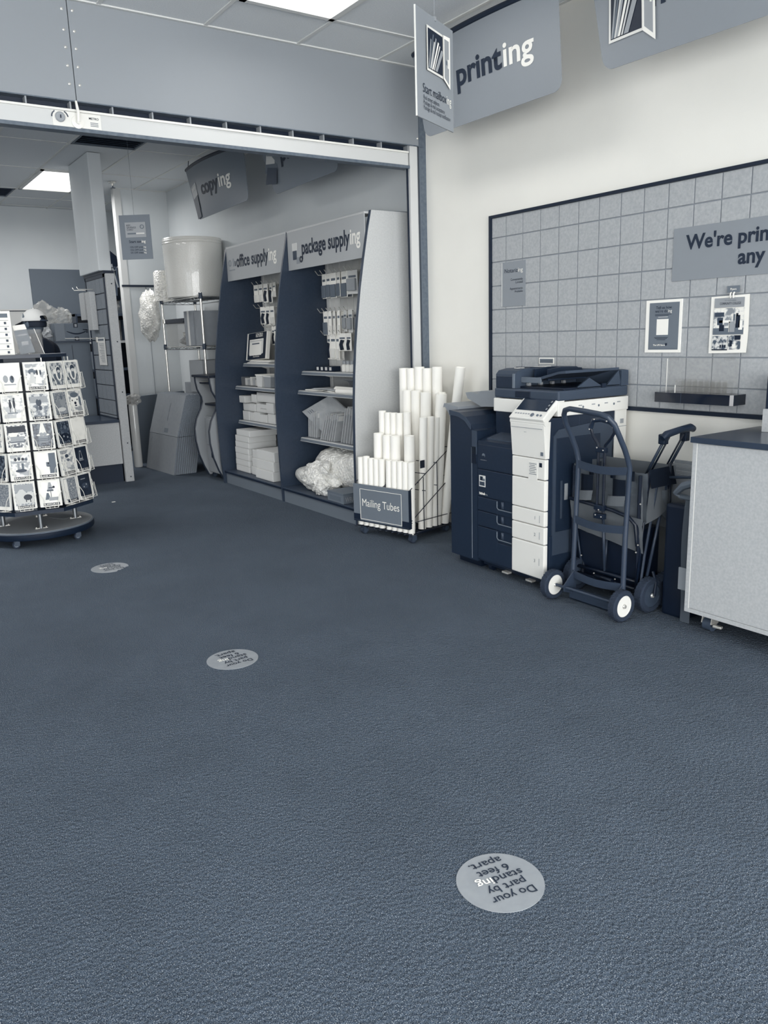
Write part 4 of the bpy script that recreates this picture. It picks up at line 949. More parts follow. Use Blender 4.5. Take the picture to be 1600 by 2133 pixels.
# ================================================================== BLACK TOTE AND CARDBOARD beside the counter
tt = thing('tote_bag', 'black tote with a grey webbing strap squeezed between wagon and counter', 'bag', (3.4, 2.29, 0))
part('body', G().box(3.25, 3.52, 2.215, 2.355, 0, .565, bev=.015), M_['black'], tt)
cloth('strap', lambda u, v: (3.205-.012*math.sin(v*5)+.022*(1-v), 2.180+.052*u-.01*v, .60-.595*v), 3, 24, 'grey', tt, .005, 'grey webbing strap')
part('strap_fold', G().box(3.196, 3.206, 2.172, 2.23, .17, .28, bev=.004), M_['fabric2'], tt)
cf = thing('cardboard_stack', 'folded cardboard sheets standing against the wall between wagon and counter', 'cardboard', (3.63, 2.4, 0))
for k in range(6): part('sheet', G().box(3.56+.022*k, 3.575+.022*k, 2.20, 2.62, 0, .63+.014*k), M_['card' if k % 2 else 'counterg'], cf)
solo('grey_cable_bundle', G().tube([(3.33, 2.21, .66), (3.32, 2.26, .665), (3.315, 2.31, .645), (3.32, 2.35, .605), (3.33, 2.33, .59), (3.33, 2.25, .585), (3.33, 2.21, .60)], [.018, .02, .02, .016, .014, .014, .014], 8), M_['grey'], 'grey folded strap lying on top of the black tote', 'strap')
solo('grey_stick', G().cyl((3.40, 2.45, .66), (3.42, 2.19, .69), .008, 8), M_['dgrey'], 'thin grey rod resting above the black tote beside the counter', 'rod')

# ================================================================== COUNTER at the right
co = thing('work_counter', 'speckled grey counter on casters with a navy worktop at the right edge', 'counter', (3.42, 1.6, 0))
part('worktop', G().box(3.135, 3.685, 1.0, 2.160, .889, .915, bev=.002), M_['topnavy'], co)
part('carcass', G().box(3.152, 3.68, 1.01, 2.150, .095, .889), M_['lam'], co)
part('end_strip', G().box(3.146, 3.152, 2.1325, 2.153, .092, .888, bev=.001), M_['lam'], co)
part('front_panel', G().box(3.1475, 3.152, 1.01, 2.131, .114, .886, bev=.001), M_['lam'], co)
part('panel_edge', G().box(3.1465, 3.151, 2.1305, 2.1328, .112, .886), M_['white'], co, label='white panel edge')
part('bottom_strip', G().box(3.146, 3.152, 1.01, 2.1325, .092, .112, bev=.001), M_['lam'], co)
for x, y in ((3.23, 2.07), (3.62, 2.07)):
    c = part('caster', G().cyl((x, y-.02, .032), (x, y+.02, .032), .032, 18), M_['dgrey'], co)
    g = G(); g.prism([(x-.03, .04), (x-.02, .088), (x+.03, .088), (x+.03, .04), (x+.01, .03)], 'y', y-.026, y-.022); g.prism([(x-.03, .04), (x-.02, .088), (x+.03, .088), (x+.03, .04), (x+.01, .03)], 'y', y+.022, y+.026)
    g.box(x-.03, x+.035, y-.026, y+.026, .084, .095)
    part('caster_fork', g, M_['chrome'], c)
    part('brake_lever', G().box(x-.03, x-.01, y-.07, y-.028, .028, .04, bev=.004, T=Matrix.Translation((x, y, 0)) @ Matrix.Rotation(.1, 4, 'Z') @ Matrix.Translation((-x, -y, 0))), M_['chrome'], c)
cp_ = thing('counter_riser', 'tall narrow unit with a pale front edge standing on the counter', 'unit', (3.6, 1.9, .915))
part('side', G().box(3.50, 3.66, 2.005, 2.030, .916, 1.17), M_['navy'], cp_)
part('front_edge', G().box(3.485, 3.50, 2.0, 2.033, .916, 1.02), M_['lam'], cp_)
part('shelf', G().box(3.50, 3.66, 1.3, 2.005, 1.13, 1.15), M_['lam'], cp_)

# ================================================================== NOTICES on the display board
XB = XW-.0205
def sheet(name, label, cat, y1, y0, z0, z1, m, th=.003, x=XB):
    t = thing(name, label, cat, (x, (y0+y1)/2, z0)); part('panel', G().box(x-th, x, y0, y1, z0, z1, bev=.0006), M_[m], t); return t, x-th
t, x = sheet('notary_sign', 'grey acrylic notice reading Notarizing at the far end of the display board', 'sign', 3.989, 3.768, 1.558, 1.835, 'sign')
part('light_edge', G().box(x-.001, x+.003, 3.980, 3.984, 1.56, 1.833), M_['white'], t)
two_tone('Notariz', 'ing', t, (x, 3.955, 1.768), NY, UP, .165, M_['ink'], M_['inkw'], bold=0.0, size=.036)
for s_, z in (('Conveniently', 1.717), ('Located', 1.699), ('Appointments', 1.661), ('Available', 1.643)): text(s_, t, (x, 3.79, z), NY, UP, M_['ink'], size=.0205, align='r', bold=.0)
t, x = sheet('printing_banner', "grey banner reading We're printing on the display board", 'sign', 2.693, 1.90, 1.628, 1.888, 'sign', .004)
text("We're printing", t, (x, 2.618, 1.780), NY, UP, M_['ink'], width=.592, bold=.027, size=.098)
text('any', t, (x, 2.325, 1.685), NY, UP, M_['ink'], size=.098, bold=.027)
t, x = sheet('feedback_notice', "framed white and grey sheet reading Tell us how we're doing", 'sign', 2.845, 2.621, 1.266, 1.539, 'paper', .004)
g = part('print_area', G().box(x-.001, x, 2.637, 2.822, 1.281, 1.525), M_['signd'], t); x -= .001
text('Tell us how', g, (x, 2.78, 1.493), NY, UP, M_['ink'], width=.098, bold=.0)
two_tone("we're do", 'ing', g, (x, 2.785, 1.474), NY, UP, .105, M_['ink'], M_['inkw'], bold=.0)
for k, (a, b, z) in enumerate(((2.785, 2.685, 1.463), (2.785, 2.70, 1.457), (2.765, 2.705, 1.449), (2.785, 2.70, 1.344), (2.78, 2.705, 1.338), (2.77, 2.715, 1.332))): part('small_print', G().box(x-.0006, x, b, a, z, z+.0025), M_['ink' if k != 2 else 'paper2'], g)
part('blank_square', G().box(x-.0008, x, 2.70, 2.773, 1.358, 1.44, bev=.0003), M_['paper'], g)
text('The UPS Store', g, (x, 2.79, 1.301), NY, UP, M_['inkw'], width=.075, bold=.02)
part('shield_mark', G().prism([(2.709, 1.301), (2.703, 1.305), (2.703, 1.315), (2.715, 1.315), (2.715, 1.305)], 'x', x-.0008, x), M_['ink'], g)
part('footer_line', G().box(x-.0006, x, 2.65, 2.81, 1.287, 1.289), M_['grey'], g)
# hanging flyers with their tag clip
t = thing('flyer_stack', 'sheaf of white community college flyers hanging from a clip, lower corner curled', 'flyers', (XB, 2.35, 1.262))
for k in range(3):
    cl = cloth('flyer', lambda u, v: (XB-.004-.002*k-.022*max(0, v-.6)**1.5*u*2, 2.447-.196*u-.006*v*u+.003*k, 1.537-.275*v+.004*u), 8, 10, 'paper', t, .0008)
xf = XB-.0115
part('heading', G().box(xf-.0006, xf, 2.272, 2.431, 1.483, 1.529), M_['silver'], t)
text('TO YOUR LOCAL', t, (xf-.0006, 2.345, 1.513), NY, UP, M_['grey'], width=.062, bold=0, align='c'); text('COMMUNITY COLLEGE', t, (xf-.0006, 2.345, 1.496), NY, UP, M_['ink'], width=.112, bold=0, align='c', size=.017)
ph = part('photo', G().box(xf-.0006, xf, 2.268, 2.432, 1.353, 1.480), picture_mat('photo_meeting', 14, .55, .93, 1), t)
part('photo_floor', G().box(xf-.0012, xf-.0006, 2.268, 2.432, 1.353, 1.385), M_['grey'], ph)
for y, z, w_, h_, mm in ((2.395, 1.40, .03, .035, 'dgrey'), (2.33, 1.365, .03, .05, 'silver'), (2.30, 1.385, .022, .06, 'navy'), (2.285, 1.375, .02, .045, 'paper'), (2.37, 1.41, .06, .012, 'paper'), (2.40, 1.44, .05, .02, 'dgrey'), (2.345, 1.365, .004, .05, 'paper'), (2.305, 1.44, .011, .014, 'navy'), (2.32, 1.42, .01, .03, 'grey'), (2.385, 1.37, .026, .03, 'navy')):
    part('photo_figure', G().box(xf-.0018, xf-.0012, y-w_/2, y+w_/2, z, z+h_), M_[mm], ph)
ph = part('photo', G().box(xf-.0026, xf-.002, 2.347, 2.432, 1.277, 1.347), picture_mat('photo_campus', 22, .35, .85, 3), t)
part('photo_figure', G().box(xf-.0032, xf-.0026, 2.347, 2.432, 1.277, 1.283), M_['navy'], ph)
for y in (2.385, 2.373, 2.36): part('photo_figure', G().box(xf-.0032, xf-.0026, y-.004, y+.004, 1.29, 1.304), M_['navy'], ph)
ph = part('photo', G().box(xf-.0040, xf-.0034, 2.278, 2.343, 1.281, 1.349), picture_mat('photo_students', 16, .35, .92, 5), t)
part('photo_figure', G().box(xf-.0046, xf-.0040, 2.279, 2.31, 1.327, 1.349), M_['navy'], ph); part('photo_figure', G().box(xf-.0046, xf-.0040, 2.322, 2.335, 1.297, 1.325), M_['navy'], ph)
t = thing('clip_tag', 'small grey tag lettered Flyers with a white clip above the flyers', 'tag', (XB, 2.33, 1.54))
tp_ = part('tag', G().box(XB-.014, XB-.012, 2.300, 2.366, 1.553, 1.584, bev=.0005), M_['signd'], t); text('Flyers', tp_, (XB-.0145, 2.332, 1.564), NY, UP, M_['inkw'], width=.032, align='c')
for y in (2.343, 2.327): part('clip', G().tube([(XB-.012, y, 1.553), (XB-.02, y, 1.55), (XB-.022, y, 1.535), (XB-.018, y, 1.528)], .004, 6), M_['white'], t)
t, x = sheet('price_label', 'small grey label in a white frame above the copier', 'label', 3.642, 3.515, 1.197, 1.234, 'paper')
part('print', G().box(x-.0006, x, 3.522, 3.634, 1.202, 1.228), M_['signd'], t); part('print_line', G().box(x-.001, x-.0005, 3.53, 3.625, 1.2105, 1.212), M_['navy'], t); part('print_line', G().box(x-.001, x-.0005, 3.53, 3.625, 1.2165, 1.2185), M_['navy'], t)
# acrylic brochure holder on its glossy black base
t = thing('brochure_holder', 'empty clear acrylic brochure holder with a glossy black base on the display board', 'holder', (3.63, 2.47, 1.015))
g = G(); g.prism([(3.565, 2.684), (XB, 2.684), (XB, 2.24), (3.578, 2.24), (3.565, 2.253)], 'z', 1.015, 1.066); part('base', g, M_['blackgloss'], t)
part('base_seam', G().box(3.5645, 3.566, 2.524, 2.526, 1.015, 1.066), M_['dgrey'], t)
part('back_sheet', G().box(XB-.006, XB-.002, 2.284, 2.682, 1.066, 1.24), acrylic, t)
part('front_sheet', G().box(3.585, 3.588, 2.284, 2.575, 1.066, 1.125), acrylic, t)
part('edge', G().box(XB-.03, XB-.002, 2.68, 2.684, 1.066, 1.238), M_['paper2'] if False else acrylic, t)
for k in range(9): part('divider', G().box(3.588, XB-.006, 2.575-.0335*k, 2.5775-.0335*k, 1.066, 1.13), acrylic, t)
for y in (2.655, 2.335): part('hang_clip', G().box(XB-.012, XB-.002, y-.028, y+.028, 1.228, 1.243), acrylic, t)
part('painted_glint', G().box(XB-.031, XB-.028, 2.676, 2.679, 1.066, 1.236), M_['white'], t)  # white strips paint the light caught by the acrylic edges
part('painted_glint', G().box(3.583, 3.586, 2.574, 2.5775, 1.066, 1.105), M_['white'], t)

# ================================================================== HANGING SIGNS
def wrap(o, surf, lift=.0065):
    bm = bmesh.new(); bm.from_mesh(o.data); base_x = max(v.co.x for v in bm.verts)
    if len(bm.faces) and max(e.calc_length() for e in bm.edges) > .06:
        bmesh.ops.subdivide_edges(bm, edges=[e for e in bm.edges if e.calc_length() > .05], cuts=4, use_grid_fill=True); bmesh.ops.triangulate(bm, faces=bm.faces)
    for v in bm.verts: v.co.x = surf(v.co.y, v.co.z)-lift-(base_x-v.co.x)
    bm.to_mesh(o.data); bm.free()
def hanging_sign(name, label, TLc, TRc, BRc, BLc, dark, words, wy, ww, base, bulge=.05, shape='sign', rad=.06):
    t = thing(name, label, 'sign', (3.31, (BLc[0]+BRc[0])/2, min(BLc[1], BRc[1])))
    N, K = 28, 12
    def P(u, v):
        y = (TLc[0]*(1-u)+TRc[0]*u)*(1-v)+(BLc[0]*(1-u)+BRc[0]*u)*v; z = (TLc[1]*(1-u)+TRc[1]*u)*(1-v)+(BLc[1]*(1-u)+BRc[1]*u)*v
        return (3.31-bulge*4*u*(1-u)*(1-v), y, z)
    out = []
    Hh = TLc[1]-BLc[1]; Wd = TLc[0]-TRc[0]; ru, rv = rad/Wd, rad/Hh
    g = G(); rows = []
    for v in [k/8*(1-rv) for k in range(8)]+[1-rv+rv*math.sin(k*PI/16) for k in range(9)]:
        cut = 0
        if v > 1-rv: q = (v-(1-rv))/rv; cut = ru*(1-math.sqrt(max(0, 1-q*q)))
        rows.append([g.bm.verts.new(P(cut+(1-2*cut)*i/N, v)) for i in range(N+1)])
    for A_, B_ in zip(rows, rows[1:]):
        for i in range(N): f = g.bm.faces.new([A_[i], A_[i+1], B_[i+1], B_[i]]); f.smooth = True
    bmesh.ops.recalc_face_normals(g.bm, faces=g.bm.faces); bmesh.ops.solidify(g.bm, geom=g.bm.faces[:], thickness=.004)
    pn = part('panel', g, M_[dark], t)
    part('top_rail', G().tube([Vector(P(i/N, 0))+Vector((0, 0, .012)) for i in range(N+1)], .017, 8), M_['navy'], t)
    for u in (.06, .94):
        p = P(u, 0); part('hanger', G().cyl((p[0], p[1], p[2]), (3.31, p[1], ZC), .0035, 6), M_['navy'], t)
    def surf(y, z):
        v = (TLc[1]-z)/Hh; yl = TLc[0]+(BLc[0]-TLc[0])*v; yr = TRc[0]+(BRc[0]-TRc[0])*v; u = (yl-y)/(yl-yr)
        return 3.31-bulge*4*u*(1-u)*(1-v)
    n0 = len(t.children)
    two_tone(words[0], words[1], t, (3.30, wy, base), NY, UP, ww, M_['ink'], M_['inkw'], bold=.027, size=.172)
    for o in t.children:
        if o.name.startswith('lettering'): wrap(o, surf)
    return t, P, surf
hanging_sign('hanging_sign', 'large grey hanging sign reading printing on the right wall', (4.40, 3.10), (3.175, 3.10), (3.134, 2.603), (4.285, 2.607), 'sign', ('print', 'ing'), 3.945, .62, 2.818)
ms, P_, surf_m = hanging_sign('hanging_sign', 'large grey hanging sign with an open mailbox picture at the top edge', (2.965, 3.10), (1.70, 3.10), (1.68, 2.603), (2.862, 2.617), 'sign', ('mailbox', 'ing'), 2.583, .80, 2.808)
cs, _, surf_c = hanging_sign('hanging_sign', 'dark grey hanging sign reading copying in the rear room', (8.314, 3.10), (6.93, 3.08), (6.89, 2.620), (8.07, 2.600), 'signd', ('copy', 'ing'), 7.885, .70, 2.815, .07)
ps, _, surf_p = hanging_sign('hanging_sign', 'dark grey hanging sign reading packing half hidden behind the shutter bar', (6.66, 3.09), (5.40, 3.09), (5.345, 2.600), (6.37, 2.585), 'signd', ('pack', 'ing'), 6.20, .72, 2.815, .05)
def mailbox_picture(parent, O, U, V, w_, h_, door):
    """printed picture of an open mailbox: O = bottom left, U/V = directions, sizes in metres"""
    U, V = Vector(U).normalized(), Vector(V).normalized(); n = U.cross(V)
    def poly(pts, m, lift, name):
        g = G(); g.face([Vector(O)+U*a+V*b+n*lift for a, b in pts]); return part(name, g, M_[m], parent)
    poly([(0, 0), (w_, 0), (w_, h_), (0, h_)], 'white', .006, 'picture_frame')
    e = w_*.06; poly([(e, e), (w_-e*.4, e), (w_-e*.4, h_-e), (e, h_-e)], 'navy', .0068, 'picture_inside')
    for k, (a, b, wd, hh, mm) in enumerate([(.08, .22, .05, .72, 'silver'), (.12, .36, .05, .85, 'grey'), (.17, .42, .05, .70, 'paper2'), (.22, .52, .06, .80, 'silver'), (.28, .66, .07, .74, 'paper'), (.38, .76, .05, .68, 'paper2'), (.46, .86, .14, .6, 'silver')]):
        poly([(a*w_, e*1.3), ((a+wd)*w_, e*1.3), ((b+wd)*w_, hh*h_), (b*w_, (hh+.02)*h_)], mm, .0072+.0003*k, 'picture_mail')
    d = door; poly([(w_, 0), (w_+d, -.17*h_), (w_+d, h_*1.03), (w_, h_)], 'paper', .0085, 'picture_door')
    poly([(w_+d*.15, .04*h_), (w_+d*.82, -.08*h_), (w_+d*.82, h_*.93), (w_+d*.15, h_*.93)], 'silver', .0088, 'picture_door_inside')
    poly([(w_+d*.35, .36*h_), (w_+d*.8, .34*h_), (w_+d*.8, .44*h_), (w_+d*.35, .46*h_)], 'grey', .0092, 'picture_lock'); poly([(w_+d*.6, .30*h_), (w_+d*.75, .29*h_), (w_+d*.75, .5*h_), (w_+d*.6, .5*h_)], 'paper', .0095, 'picture_lock')
mailbox_picture(ms, (3.305, 2.829, 2.727), NY, UP, .20, .34, .072)
for o in ms.children:
    if o.name.startswith('picture'): wrap(o, surf_m, .0045+(3.305-max(v.co.x for v in o.data.vertices)))
xs_ = 3.30
for t_, y0, zz in ((ps, 6.50, 2.72),):
    for k, (a, b, c, d, mm) in enumerate(((0, .22, .05, .30, 'grey'), (.02, .18, .12, .33, 'paper2'), (.04, .15, .18, .30, 'silver'), (.0, .2, -.04, .06, 'dgrey'))):
        part('printed_box', G().prism([(y0-a, zz+c), (y0-b, zz+c-.02), (y0-b-.02, zz+d), (y0-a-.05, zz+d+.03)], 'x', 3.292-.001*k, 3.2925-.001*k), M_[mm], t_); wrap(t_.children[-1], surf_p, .007+.001*k)
for k, (pts, mm) in enumerate((([(8.19, 2.92), (8.02, 2.95), (8.00, 2.83), (8.13, 2.80)], 'silver'), ([(8.17, 2.905), (8.04, 2.925), (8.03, 2.89), (8.16, 2.87)], 'paper2'), ([(8.13, 2.80), (8.0, 2.83), (7.97, 2.62), (8.06, 2.605)], 'dgrey'))):
    wrap(part('printed_machine', G().prism(pts, 'x', 3.262-.002*k, 3.263-.002*k), M_[mm], cs), surf_c, .007+.002*k)
# hanging poster with the open mailbox
A0, A1 = Vector((2.240, 2.958, 0)), Vector((2.571, 3.116, 0)); Up_ = (A1-A0).normalized(); Wp = (A1-A0).length
Z0p, Z1p = 2.318, 2.748; Hp = Z1p-Z0p
t = thing('hanging_poster', 'grey poster board headed Start mailboxing hanging by a thread before the printing sign', 'sign', tuple((A0+A1)/2+Vector((0, 0, Z0p))), 0)
np_ = Up_.cross(UP); PT = Matrix((Up_, -np_, UP)).transposed().to_4x4(); PT.translation = A0
part('board', G().box(0, Wp, 0, .006, Z0p, Z1p, T=PT, m=M_['sign']), None, t)
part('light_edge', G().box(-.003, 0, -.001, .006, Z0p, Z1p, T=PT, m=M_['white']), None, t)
pc = A0+Up_*(.5*Wp)+Vector((0, 0, Z1p)); part('thread', G().cyl(tuple(pc-np_*.003), (pc.x, pc.y, ZC), .0014, 5), M_['silver'], t)
part('thread_clip', G().box(.5*Wp-.006, .5*Wp+.006, -.004, .010, Z1p-.012, Z1p+.006, T=PT, m=M_['silver']), None, t)
fo = A0+np_*.001
mailbox_picture(t, fo+Up_*.24*Wp+Vector((0, 0, Z1p-.535*Hp)), Up_, UP, .43*Wp, .415*Hp, .19*Wp)
two_tone('Start mailbox', 'ing', t, fo+Up_*.15*Wp+Vector((0, 0, Z1p-.752*Hp)), Up_, UP, .77*Wp, M_['ink'], M_['inkw'], bold=0.0, size=.052)
for s_, v, w__ in (('Real street address', .815, .42), ('Package & mail acceptance', .862, .57), ('Package & mail receipt notification', .91, .73)): text(s_, t, fo+Up_*.16*Wp+Vector((0, 0, Z1p-v*Hp)), Up_, UP, M_['ink'], width=w__*Wp, bold=0, size=.025)
# hanging savings poster in the rear room
kd = Vector((.80, -.60, 0)); kc = Vector((2.458, 7.5, 0)); kn = kd.cross(UP)
KT = Matrix((kd, -kn, UP)).transposed().to_4x4(); KT.translation = kc-kd*.141
t = thing('hanging_poster', 'grey poster headed Start saving hanging by a thread in the rear room', 'sign', (kc.x, kc.y, 2.135))
part('board', G().box(0, .282, 0, .005, 2.145, 2.528, T=KT, m=M_['signd']), None, t)
part('thread', G().cyl((kc.x, kc.y, 2.528), (kc.x, kc.y, ZC), .0016, 5), M_['silver'], t)
ko = kc-kd*.141+kn*.001
kb = part('printed_card', G().box(.05, .238, -.003, 0, 2.335, 2.465, T=KT, m=M_['silver']), None, t)
for i, s_ in enumerate(('KEY', 'SAVINGS', 'CARD')): text(s_, kb, ko+kd*.065+kn*.0022+Vector((0, 0, 2.432-.019*i)), kd, UP, M_['ink'], size=.022, bold=0)
g = G(); g.lathe([(.019, 0), (.019, -.002), (.013, -.002), (.013, 0)], (0, 0, 0), 'y', 16, closed=True); bmesh.ops.transform(g.bm, matrix=KT @ Matrix.Translation((.205, -.003, 2.425)), verts=g.bm.verts); part('ring', g, M_['grey'], kb)
part('strip', G().box(.068, .225, -.0045, -.003, 2.362, 2.374, T=KT, m=M_['grey']), None, kb)
part('strip_light', G().box(.148, .225, -.0055, -.0045, 2.362, 2.374, T=KT, m=M_['paper2']), None, kb)
two_tone('Start sav', 'ing', t, ko+kd*.075+Vector((0, 0, 2.288)), kd, UP, .152, M_['ink'], M_['inkw'], bold=.01, size=.034)
for i, (a_, b_) in enumerate((('15% OFF print', 'ing'), ('15% OFF pack', 'ing'), ('5% OFF shipp', 'ing'))): two_tone(a_, b_, t, ko+kd*.082+Vector((0, 0, 2.244-.024*i)), kd, UP, .145, M_['ink'], M_['inkw'], bold=0, size=.022)

# ================================================================== FLOOR DECALS
for k, (x, y, ang) in enumerate(((1.243, 1.349, 168.5), (1.298, 3.167, 181.5), (1.289, 5.056, 183))):
    a = math.radians(ang); xd = Vector((math.cos(a), math.sin(a), 0)); yd = Vector((-math.sin(a), math.cos(a), 0)); c = Vector((x, y, .0021))
    t = thing('floor_decal', ['round grey floor decal reading Do your part, nearest the camera', 'round grey floor decal in the middle of the carpet', 'round floor decal with a torn rim near the card rack'][k], 'decal', (x, y, 0), 0, 'distance decals on the carpet')
    g = G(); pts = [(.1145*math.cos(q*PI/32), .1145*math.sin(q*PI/32)) for q in range(64)]
    if k == 2: pts = [(p[0]*(.84+.05*math.sin(i*2.3)), p[1]*(.84+.05*math.sin(i*2.3))) if 50 <= i <= 59 else p for i, p in enumerate(pts)]
    g.prism([(p[0]+x, p[1]+y) for p in pts], 'z', .0006, .0022); part('disc', g, M_['decal'], t)
    for s_, lx, ly, w_ in (('Do your', -.068, .047, .125), ('part by', -.062, .0125, .112), ('6 feet', -.051, -.0545, .092), ('apart.', -.048, -.0875, .096)):
        text(s_, t, c+xd*lx+yd*ly, xd, yd, M_['ink'], width=w_, bold=.008, size=.0375)
    two_tone('stand', 'ing', t, c+xd*-.073+yd*-.0215, xd, yd, .135, M_['ink'], M_['inkw'], bold=.008, size=.0375)
for x, y in ((1.70, 7.10), (3.02, 6.52), (3.05, 6.48)):
    pass
solo('paper_scrap', G().box(1.925, 1.955, 7.225, 7.24, 0, .003), M_['paper'], 'tiny white paper scrap on the carpet before the service counter', 'scrap')

# ================================================================== REAR ROOM: wire shelf, cabinet, cardboard
ws = thing('wire_shelf', 'chrome wire shelving unit with two wire shelves before the end wall', 'shelving', (3.4, 8.52, 0))
sx0, sx1, sy0, sy1 = 3.205, 3.60, 7.935, 9.095
for x, y in ((sx0, sy0), (sx0, sy1), (sx1, sy0), (sx1, sy1)):
    p = part('post', G().cyl((x, y, 0.02), (x, y, 1.885), .0127, 10), M_['chrome'], ws)
    part('foot', G().lathe([(.016, 0), (.016, .02)], (x, y, 0), seg=10), M_['dgrey'], p)
    for z in (1.85, 1.345, .45): part('sleeve', G().lathe([(.018, -.03), (.021, 0), (.018, .03)], (x, y, z), seg=10), M_['dgrey'], p)
def wire_deck(z):
    d = part('wire_deck', G().tube([(sx0, sy0, z), (sx0, sy1, z), (sx1, sy1, z), (sx1, sy0, z)], .0045, 6, closed=True), M_['chrome'], ws)
    part('lower_rim', G().tube([(sx0, sy0, z-.03), (sx0, sy1, z-.03), (sx1, sy1, z-.03), (sx1, sy0, z-.03)], .004, 6, closed=True), M_['steel'], d)
    for a, b in (((sx0, sy0), (sx0, sy1)), ((sx0, sy1), (sx1, sy1)), ((sx0, sy0), (sx1, sy0))):
        n = 24 if abs(a[1]-b[1]) > .5 else 8; pts = []
        for k in range(n+1): t = k/n; pts.append((a[0]+(b[0]-a[0])*t, a[1]+(b[1]-a[1])*t, z-.002-.026*(k % 2)))
        part('zigzag', G().tube(pts, .0025, 5), M_['steel'], d)
    for k in range(1, 18): part('wire', G().tube([(sx0+(sx1-sx0)*k/18, sy0, z+.003), (sx0+(sx1-sx0)*k/18, sy1, z+.003)], .0025, 5), M_['steel'], d)
    for k in range(1, 6): part('cross_wire', G().tube([(sx0, sy0+(sy1-sy0)*k/6, z-.004), (sx1, sy0+(sy1-sy0)*k/6, z-.004)], .003, 5), M_['steel'], d)
for z in (1.845, 1.345, .45): wire_deck(z)
t = thing('bubble_wrap_roll', 'huge upright roll of bubble wrap on top of the wire shelf', 'bubble wrap', (3.42, 8.50, 1.855))
g = G(); g.lathe([(.285, 0), (.30, .01), (.302, .12), (.306, .3), (.31, .5), (.312, .595), (.306, .61), (.04, .612), (.04, .606)], (3.385, 8.50, 1.854), seg=72); part('roll', g, M_['bag2'], t)
for z in (.575, .55): part('film_fold', G().lathe([(.313, 0), (.3165, .006), (.313, .012)], (3.385, 8.50, 1.854+z), seg=60, closed=False), M_['bag2'], t)
t = thing('bubble_wrap', 'column of bubble wrap trailing from the far end of the wire shelf', 'bubble wrap', (3.3, 9.15, 1.86))
part('upright_roll', G().lathe([(.10, -.02), (.105, .1), (.10, .29), (.085, .31)], (3.25, 9.115, 1.876), seg=24), M_['bag'], t)
g = lumpy((3.16, 9.40, 1.70), .24, (.45, .85, 1.15), 8.3, .2, 4); part('trailing_end', g, M_['bag'], t)
t = thing('plastic_bin', 'clear plastic bin with a black lid on the wire shelf', 'bin', (3.35, 8.75, 1.352))
g = G(); g.prism([(8.50, 1.355), (8.49, 1.60), (9.06, 1.60), (9.04, 1.355)], 'x', 3.215, 3.22); g.prism([(8.50, 1.355), (8.49, 1.60), (9.06, 1.60), (9.04, 1.355)], 'x', 3.53, 3.535); g.box(3.22, 3.53, 9.035, 9.05, 1.355, 1.60); g.box(3.22, 3.53, 8.49, 8.50, 1.355, 1.60); g.box(3.215, 3.535, 8.5, 9.04, 1.352, 1.357)
part('body', g, binplastic, t)
g = G(); g.box(3.20, 3.55, 8.475, 9.075, 1.60, 1.648, bev=.008); part('lid', g, M_['black'], t)
part('lid_handle', G().box(3.195, 3.205, 9.03, 9.08, 1.605, 1.655, bev=.003), M_['chrome'], t)
for k, (y, z, w_) in enumerate(((8.6, 1.41, .17), (8.82, 1.40, .14), (8.72, 1.47, .14))):
    solo('paper_wad', lumpy((3.37, y+.03, z+.008), w_*.62, (.75, 1.1, .45), 3.3+k, .35, 3), M_['paper' if k != 1 else 'env'], f'crumpled white paper, {["near one at the bottom", "far one at the bottom", "top one"][k]}, inside the plastic bin', 'paper')
def rbox(name, label, x0, x1, y0, y1, z0, z1, m='card', tape=True, cat='box', group=None):
    t = thing(name, label, cat, ((x0+x1)/2, (y0+y1)/2, z0), 0, group)
    part('body', G().box(x0, x1, y0, y1, z0, z1, bev=.003), M_[m], t)
    if tape: part('tape', G().box(x0-.0015, x0+.002, (y0+y1)/2-.025, (y0+y1)/2+.025, z0+.004, z1+.001), M_['paper2'], t)
    return t
rbox('cardboard_box', 'grey cardboard box with a taped edge on the wire shelf, farther one', 3.21, 3.52, 8.22, 8.455, 1.353, 1.715)
rbox('cardboard_box', 'grey cardboard box on the wire shelf behind the chrome post', 3.225, 3.53, 7.96, 8.21, 1.353, 1.705, tape=False)
rbox('cardboard_box', 'grey carton under the wire shelf beside the curvy cabinet', 3.25, 3.58, 8.14, 8.52, .86, 1.20, 'counterg', False)
rbox('cardboard_box', 'small carton low at the end wall behind the curvy cabinet', 3.28, 3.58, 8.54, 8.78, .46, .955, 'card', False)
rbox('cardboard_box', 'large carton on the lowest wire shelf under the pale carton', 3.26, 3.585, 8.13, 8.53, .457, .858, 'card', False)
solo('power_cable', G().tube([(3.47, 7.93, 1.84), (3.46, 7.9, 1.7), (3.45, 7.88, 1.45), (3.44, 7.87, 1.3), (3.46, 7.88, 1.2)], .006, 6), M_['navy'], 'thin dark cable hanging from the wire shelf beside the office display', 'cable')
